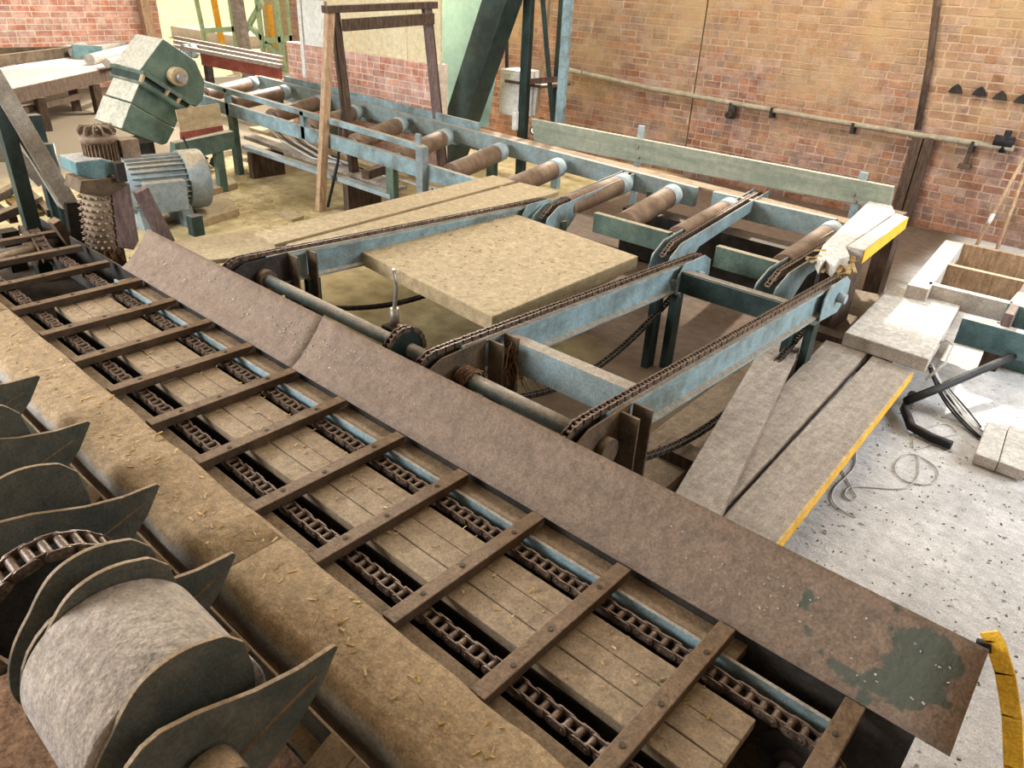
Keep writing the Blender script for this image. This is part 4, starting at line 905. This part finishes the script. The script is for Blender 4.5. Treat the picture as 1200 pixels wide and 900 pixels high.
for s_ in (1,): prism(b, [q-dx*.17-ux*.16, q+dx*.17-ux*.16, q+dx*.17+ux*.10, q-dx*.17+ux*.10], sx*.09)
obj('terminal_box', b, 'motor', t, bevel=.008)
b = newbm(); cyl(b, A_-dx*.12, A_, .12, 20); obj('end_bell', b, 'motor', t)
for k in (-.32, .02):
    b = newbm(); c = mc+dx*k; prism(b, [Vector((c.x, c.y, 0))-sx*.24-dx*.05, Vector((c.x, c.y, 0))+sx*.24-dx*.05, Vector((c.x, c.y, .24))+sx*.14-dx*.05, Vector((c.x, c.y, .24))-sx*.14-dx*.05], dx*.10); obj('foot', b, 'motor', t)
b = newbm(); cs = [P(*q_, z=.07) for q_ in ((222, 240), (262, 226), (280, 244), (238, 257))]; prism(b, cs, (0, 0, -.07)); tag(obj('motor_bed', b, 'sawboard', bevel=.006), 'low timber bed half buried in sawdust beside the grey motor', 'timber')
b = newbm(); q = P(231, 275, z=0); box(b, (q.x-.05, q.y-.05, 0), (q.x+.05, q.y+.05, .17)); tag(obj('stub_post', b, 'dgreen', bevel=.003), 'short dark steel stub post on the sawdust floor', 'post')
b = newbm(); cs = [P(*q_, z=.06) for q_ in ((236, 213), (270, 206), (278, 214), (245, 223))]; prism(b, cs, (0, 0, -.06)); tag(obj('floor_timber', b, 'sawboard', bevel=.005), 'short timber lying in the sawdust by the green leg', 'timber')
b = newbm(); cs = [P(*q_, z=.03) for q_ in ((327, 249), (337, 244), (356, 253), (342, 257))]; prism(b, cs, (0, 0, -.03)); tag(obj('wood_offcut', b, 'sawboard', bevel=.003), 'small flat wood offcut on the sawdust near the long board', 'offcut')
b = newbm()
for k in range(14): 
    rnd = random.Random(40+k); q = P(rnd.uniform(222, 252), rnd.uniform(188, 204), z=.05); cyl(b, q, q+Vector((rnd.uniform(-.1, .1), rnd.uniform(-.1, .1), .08)), .05, 7, .02)
stuff(tag(obj('rag_heap', b, 'black'), 'heap of black rags and scraps below the green beam', 'rags'))
# ------------------------------------------------------------------ green chipper housing
t = thing('chipper_housing', 'green inclined chipper housing with a bolted flange and bearing', 'machine', (-7.7, 3.4, 0))
xh = -7.5
def hp(*pix): return [P(px, py, x=xh) for px, py in pix]
b = newbm(); prism(b, hp((191, 45), (229, 71), (240, 96), (238, 117), (230, 126), (222, 121), (163, 82)), (-.55, 0, 0)); obj('upper_casing', b, 'hgreen', t, bevel=.008)
b = newbm(); prism(b, hp((164, 96), (214, 129), (205, 150), (153, 120)), (-.55, 0, 0)); obj('middle_casing', b, 'hgreen', t, bevel=.008)
b = newbm(); prism(b, hp((153, 121), (205, 151), (196, 168), (190, 170), (142, 151)), (-.60, 0, 0)); obj('lower_casing', b, 'hgreen', t, bevel=.008)
b = newbm(); prism(b, [p_+Vector((.10, 0, 0)) for p_ in hp((163, 82), (224, 120), (222, 124), (162, 86))], (-.72, 0, 0)); obj('flange', b, 'green', t, bevel=.003)
b = newbm(); prism(b, [p_+Vector((.10, 0, 0)) for p_ in hp((162, 93), (216, 127), (214, 131), (160, 97))], (-.72, 0, 0)); obj('flange', b, 'green', t, bevel=.003)
b = newbm(); prism(b, [p_+Vector((.04, 0, 0)) for p_ in hp((163, 84), (222, 121), (214, 129), (161, 96))], (-.60, 0, 0)); obj('flange_web', b, 'dgreen', t)
for f in (.0, .5, .75, 1.0):
    a0 = Vector(hp((164, 85))[0]).lerp(hp((221, 121))[0], f); a1 = Vector(hp((161, 95))[0]).lerp(hp((214, 128))[0], f); b = newbm(); bar(b, a0+Vector((.07,0,0)), a1+Vector((.07,0,0)), .02, .06, (1, 0, 0)); obj('rib', b, 'sawboard', t)
c = P(205, 89, x=xh); b = newbm(); cyl(b, c, c+Vector((.10, 0, 0)), .085, 20); br_ = obj('bearing_housing', b, 'sawboard', t, bevel=.006)
b = newbm(); cyl(b, c+Vector((.10, 0, 0)), c+Vector((.16, 0, 0)), .045, 16); obj('shaft_end', b, 'steel', br_)
b = newbm(); box(b, (-8.0, 3.0, 0), (-7.6, 3.3, .5)); obj('stand', b, 'dark', t)
# chute plates right of the housing
t = thing('side_guard', 'pale dusty guard plate on a green beam beside the chipper housing', 'guard', (-7.4, 3.9, 0))
b = newbm(); prism(b, [P(*q_, x=-7.2) for q_ in ((206, 129), (257, 121), (261, 148), (212, 155))], (-.015, 0, 0)); obj('plate', b, 'sawboard', t)
b = newbm(); prism(b, [P(*q_, x=-7.19) for q_ in ((212, 155), (261, 147), (262, 153), (213, 164))], (-.03, 0, 0)); obj('edge_strip', b, 'red', t)
b = newbm(); prism(b, [P(*q_, x=-7.25) for q_ in ((205, 168), (274, 154), (274, 174), (218, 188), (205, 185))], (-.10, 0, 0)); obj('beam', b, 'green', t)
b = newbm(); box(b, (-7.34, 3.75, 0), (-7.26, 3.83, .5)); obj('leg', b, 'green', t)
q0, q1 = P(214, 160, x=-7.15), P(235, 213, x=-7.15); b = newbm(); tube(b, [q0, q0.lerp(q1, .5)+Vector((.02, .0, 0)), q1], .012, 6); obj('hose', b, 'black', t)
# ------------------------------------------------------------------ posts and frame at the left edge
t = thing('dusty_frame', 'dusty inclined box-section frame with upright posts at the left edge', 'frame', (-5.3, 1.6, 0))
def fm(nm, a, c, w, h, m, xx): 
    b = newbm(); bar(b, P(*a, x=xx), P(*c, x=xx), w, h, (1, 0, 0)); return obj(nm, b, m, t, bevel=.004)
fm('inclined_beam', (-14, 82), (80, 240), .10, .10, 'cover', -5.2)
q = P(-10, 88, x=-5.2); b = newbm(); box(b, (q.x-.04, q.y-.04, 0), (q.x+.04, q.y+.04, q.z-.03)); obj('leg', b, 'dgreen', t)
fm('bracket', (86, 236), (96, 300), .11, .06, 'dark', -5.15)
fm('bracket_plate', (63, 258), (92, 302), .05, .10, 'frame', -5.0)
q = P(52, 190, x=-5.5); b = newbm(); box(b, (q.x-.04, q.y-.04, .3), (q.x+.04, q.y+.04, P(40, 134, x=-5.5).z)); obj('post', b, 'dgreen', t, bevel=.004)
q = P(62, 210, x=-5.35); b = newbm(); cyl(b, (q.x, q.y+.02, .45), (q.x, q.y+.02, P(56, 166, x=-5.4).z), .035, 16); obj('round_post', b, 'dgreen', t)
fm('side_bar', (-10, 178), (14, 180), .10, .09, 'cover', -5.4); fm('side_bar', (12, 176), (48, 213), .08, .09, 'cover', -5.4)
fm('back_post', (-3, 90), (6, 172), .06, .06, 'dgreen', -5.9)
for x in (-5.5,):
    b = newbm(); box(b, (x-.05, 1.30, 0), (x+.05, 1.40, .5)); obj('leg', b, 'dark', t)
# upstream section with its own bars and chain
t = thing('infeed_section', 'dusty infeed frame with bars and a coarse chain beyond the slat conveyor', 'conveyor', (-6.0, 1.0, 0))
for a, c in (((-20, 262), (46, 234)), ((-20, 240), (22, 217))):
    b = newbm(); bar(b, P(*a, z=.60), P(*c, z=.60), .06, .05); obj('bar', b, 'frame', t, bevel=.003)
b = newbm(); bar(b, P(22, 216, z=.60), P(60, 250, z=.56), .05, .05); obj('side_rail', b, 'frame', t, bevel=.003)
b = newbm(); bar(b, P(12, 232, z=.55), P(42, 252, z=.55), .10, .03); obj('slat_block', b, 'chips', t)
b = newbm(); bar(b, P(-8, 240, z=.55), P(16, 258, z=.55), .05, .04); obj('chain_strand', b, 'chain', t)
b = newbm(); cyl(b, P(-20, 312, z=.5), P(60, 290, z=.5), .045, 14); obj('shaft', b, 'frame', t)
lk = link_mesh('coarse_link', .05, .08, .045, .008, .017, True)
c0, c1 = P(30, 268, z=.52), P(56, 300, z=.50)
for k in range(9):
    o = bpy.data.objects.new('coarse_link', lk); COL.objects.link(o); o.parent = t
    p = c0.lerp(c1, k/8)+Vector((0, 0, .05*math.sin(math.pi*k/8))); o.location = p-wpos(t); o.rotation_euler = (0, -.5+k*.12, math.atan2((c1-c0).y, (c1-c0).x))
b = newbm(); box(b, (-7.2, .6, .12), (-5.7, 1.5, .18)); obj('pan', b, 'dark', t)
b = newbm(); box(b, (-6.4, .9, 0), (-6.2, 1.1, .12)); obj('leg', b, 'dark', t)

# ------------------------------------------------------------------ far conveyors by the left wall
t = thing('sorting_table', 'brown steel table heaped with pale sawdust before the pink brick wall', 'table', (-10.5, 3.9, 0))
zt = .60
cs = [P(*q_, z=zt) for q_ in ((-30, 112), (133, 77), (75, 66), (-30, 85))]
b = newbm(); prism(b, cs, (0, 0, -.03)); obj('table_top', b, 'white_board', t)
b = newbm(); bar(b, cs[0]-Vector((0,0,.10)), cs[1]-Vector((0,0,.10)), .05, .17); obj('apron', b, 'dtimber', t)
for px in (100, 30):
    f = (px+30)/163; p = cs[0].lerp(cs[1], f); b = newbm(); box(b, (p.x-.09, p.y-.05, 0), (p.x+.07, p.y+.05, zt-.18)); obj('leg', b, 'dtimber', t)
p, q = P(20, 132, z=.28), P(95, 112, z=.28); b = newbm(); bar(b, p, q, .06, .07); obj('stretcher', b, 'dtimber', t)
p = P(85, 105, z=.3); b = newbm(); box(b, (p.x-.05, p.y-.05, 0), (p.x+.05, p.y+.05, .5)); obj('inner_leg', b, 'dtimber', t)
t = thing('far_roller_line', 'far roller and chain line with teal side plates below the pink brick wall', 'conveyor', (-11.2, 4.4, 0))
zr = .68
for a, c, r in (((70, 60), (130, 47), .07), ((85, 62), (146, 53), .07), ((105, 70), (157, 57), .08), ((125, 74), (157, 66), .06)):
    b = newbm(); cyl(b, P(*a, z=zr), P(*c, z=zr), r, 16); obj('roller', b, 'white_board', t)
for a, c in (((-10, 62), (80, 60)), ((-10, 72), (100, 58)), ((-10, 46), (70, 44)), ((60, 46), (165, 37))):
    b = newbm(); bar(b, P(*a, z=zr), P(*c, z=zr), .08, .14); obj('rail', b, 'frame', t)
for a, c in (((20, 40), (55, 44)), ((30, 50), (70, 50)), ((85, 60), (120, 62))):
    p, q = P(*a, z=zr+.05), P(*c, z=zr); b = newbm(); bar(b, p, q, .02, .2); obj('side_plate', b, 'teal', t)
b = newbm(); q = P(95, 38, z=.75); box(b, (q.x-.2, q.y-.3, .62), (q.x+.05, q.y+.2, .92)); obj('drive_box', b, 'collar', t)
for px, py in ((20, 58), (140, 48)):
    q = P(px, py, z=zr); b = newbm(); box(b, (q.x-.05, q.y-.05, 0), (q.x+.05, q.y+.05, zr-.07)); obj('leg', b, 'dark', t)
t = thing('red_beam_conveyor', 'far conveyor with a dark red side beam leading out to the yard', 'conveyor', (-10.2, 6.5, 0))
p0, p1 = P(237, 66, z=.72), P(328, 82, z=.72)
b = newbm(); bar(b, p0, p1, .06, .26); obj('side_beam', b, 'red', t)
for k in range(3):
    p0, p1 = P(205, 44+5*k, z=.90), P(330, 68+5*k, z=.90); b = newbm(); bar(b, p0, p1, .06, .05); obj('rail', b, 'oak', t)
for px in (222, 229):
    q = P(px, 60, z=.85); b = newbm(); cyl(b, q+Vector((0, -.1, 0)), q+Vector((0, .0, 0)), .10, 20); obj('pulley', b, 'collar', t)
for px, py in ((240, 75), (320, 90)):
    q = P(px, py, z=.6); b = newbm(); box(b, (q.x-.06, q.y-.0, 0), (q.x+.06, q.y+.1, .72)); obj('leg', b, 'dark', t)

# ------------------------------------------------------------------ the yard beyond the opening
def cage(label, lines, m, y, w=.12):
    t = thing('steel_cage', label, 'frame', (P(lines[0][0][0], lines[0][0][1], y=y).x, y, 0))
    for a, c in lines:
        p, q = P(*a, y=y), P(*c, y=y)
        if abs(q.x-p.x) < .35*abs(q.z-p.z): q.z = -.06
        b = newbm(); bar(b, p, q, w, w*.6, (0, 1, 0)); obj('tube', b, m, t)
    return t
cage('pale green steel frame in the yard, farther left', [((228, -10), (240, 40)), ((268, -10), (276, 42)), ((239, 36), (276, 34))], 'pgreen', 11.0)
cage('pale green braced steel frame in the yard, farther right', [((300, -10), (309, 58)), ((307, 2), (288, 36)), ((290, 28), (308, 45)), ((322, -10), (330, 46)), ((311, 48), (345, 45)), ((336, -8), (344, 46)), ((312, 50), (330, 68))], 'pgreen', 10.2)
b = newbm(); p, q = P(249, -8, y=11.2), P(259, 38, y=11.2); q.z = -.06; bar(b, p, q, .12, .12, (0,1,0)); tag(obj('orange_post', b, 'orange'), 'orange post in the yard beside the left green frame', 'post')
b = newbm(); p, q = P(315, 6, y=10.4), P(319, 42, y=10.4); q.z = -.06; bar(b, p, q, .10, .10, (0,1,0)); tag(obj('orange_post', b, 'orange'), 'short orange post inside the right green frame', 'post')
b = newbm(); p, q = P(353, -8, y=8.2), P(361, 52, y=8.2); q.z = 0; bar(b, p, q, .10, .08, (0,1,0)); tag(obj('orange_post', b, 'orange'), 'orange post at the left end of the cream panel', 'post')
b = newbm(); p, q = P(276, -8, y=8.0), P(288, 56, y=8.0); q.z = 0; bar(b, p, q, .2, .16, (0,1,0)); tag(obj('grey_column', b, 'steel'), 'grey weathered column in the yard opening', 'column')
q = P(335, 30, y=11.5); b = newbm(); box(b, (q.x-1.0, 11.5, -.06), (q.x+1.2, 12.2, 2.2)); tag(obj('stacked_timber', b, 'chips'), 'stack of sawn yellow timber behind the green frame', 'timber stack')
b = newbm(); q = P(285, 48, z=0); box(b, (q.x-2.5, q.y-1.0, -.06), (q.x+1.5, q.y+1.4, .25)); tag(obj('loading_slab', b, 'pmortar'), 'low pale slab in the yard behind the red beam', 'slab')
# ------------------------------------------------------------------ loose chips
def scatter(name, label, quad, z, n, seed, m='chips', s=(.006, .03)):
    rnd = random.Random(seed); b = newbm()
    for k in range(n):
        u, v = rnd.random(), rnd.random(); a = Vector(quad[0]).lerp(quad[1], u); c = Vector(quad[3]).lerp(quad[2], u); p = a.lerp(c, v); p.z = (z if z is not None else p.z)+.002
        L_ = rnd.uniform(*s); an = rnd.uniform(0, math.pi); d = Vector((math.cos(an), math.sin(an), rnd.uniform(-.1, .25)))*L_
        bar(b, p, p+d, rnd.uniform(.002, .007), rnd.uniform(.001, .003))
    return stuff(tag(obj(name, b, m), label, 'wood chips'))
scatter('cover_chips', 'loose wood chips lying on the sawdust covered side cover', [(-4.2, .69, 0), (-.6, .69, 0), (-.6, .86, 0), (-4.2, .86, 0)], .587, 260, 1)
scatter('deck_chips', 'loose wood chips lying on the slat conveyor deck', [(-3.9, 1.09, 0), (-.3, 1.09, 0), (-.3, 1.315, 0), (-3.9, 1.315, 0)], .538, 220, 2, s=(.004, .018))
scatter('tray_chips', 'heap of shavings in the dark tray below the fin plates', [(-1.0, .05, 0), (-.45, .05, 0), (-.45, .55, 0), (-1.0, .55, 0)], .205, 420, 3, s=(.02, .08))
scatter('floor_chips', 'yellow wood chips scattered on the sawdust floor by the green leg', [(-8.0, 3.6, 0), (-5.5, 3.2, 0), (-5.8, 4.2, 0), (-8.2, 4.5, 0)], .0, 700, 4, s=(.02, .07))
scatter('floor_litter', 'small dark splinters scattered on the white concrete floor', [(-.9, 1.9, 0), (.6, 1.9, 0), (.4, 4.6, 0), (-.7, 4.6, 0)], .0, 420, 5, 'dtimber', s=(.003, .014))

q = [P(*p_, z=.602) for p_ in ((425, 291), (598, 252), (735, 299), (577, 366))]
scatter('slab_chips', 'fine wood chips lying on the thick square board', q, .6, 260, 6, s=(.004, .025))
b = newbm()
for k in range(16):
    c_ = q[0].lerp(q[1], .25+.75*k/16)+Vector((-.0, 0, .0)); fibres(b, c_, 12, .012, .05, 60+k, .2, .0022)
stuff(tag(obj('fluff_line', b, 'fluff'), 'line of pale fluff along the far edge of the thick square board', 'fluff'))
q = [flap_pt(*p_) for p_ in ((200, 300), (1120, 780), (1090, 860), (180, 310))]
scatter('chute_specks', 'small pale specks scattered over the tilted chute plate', q, None, 260, 8, 'fluff', s=(.002, .009))
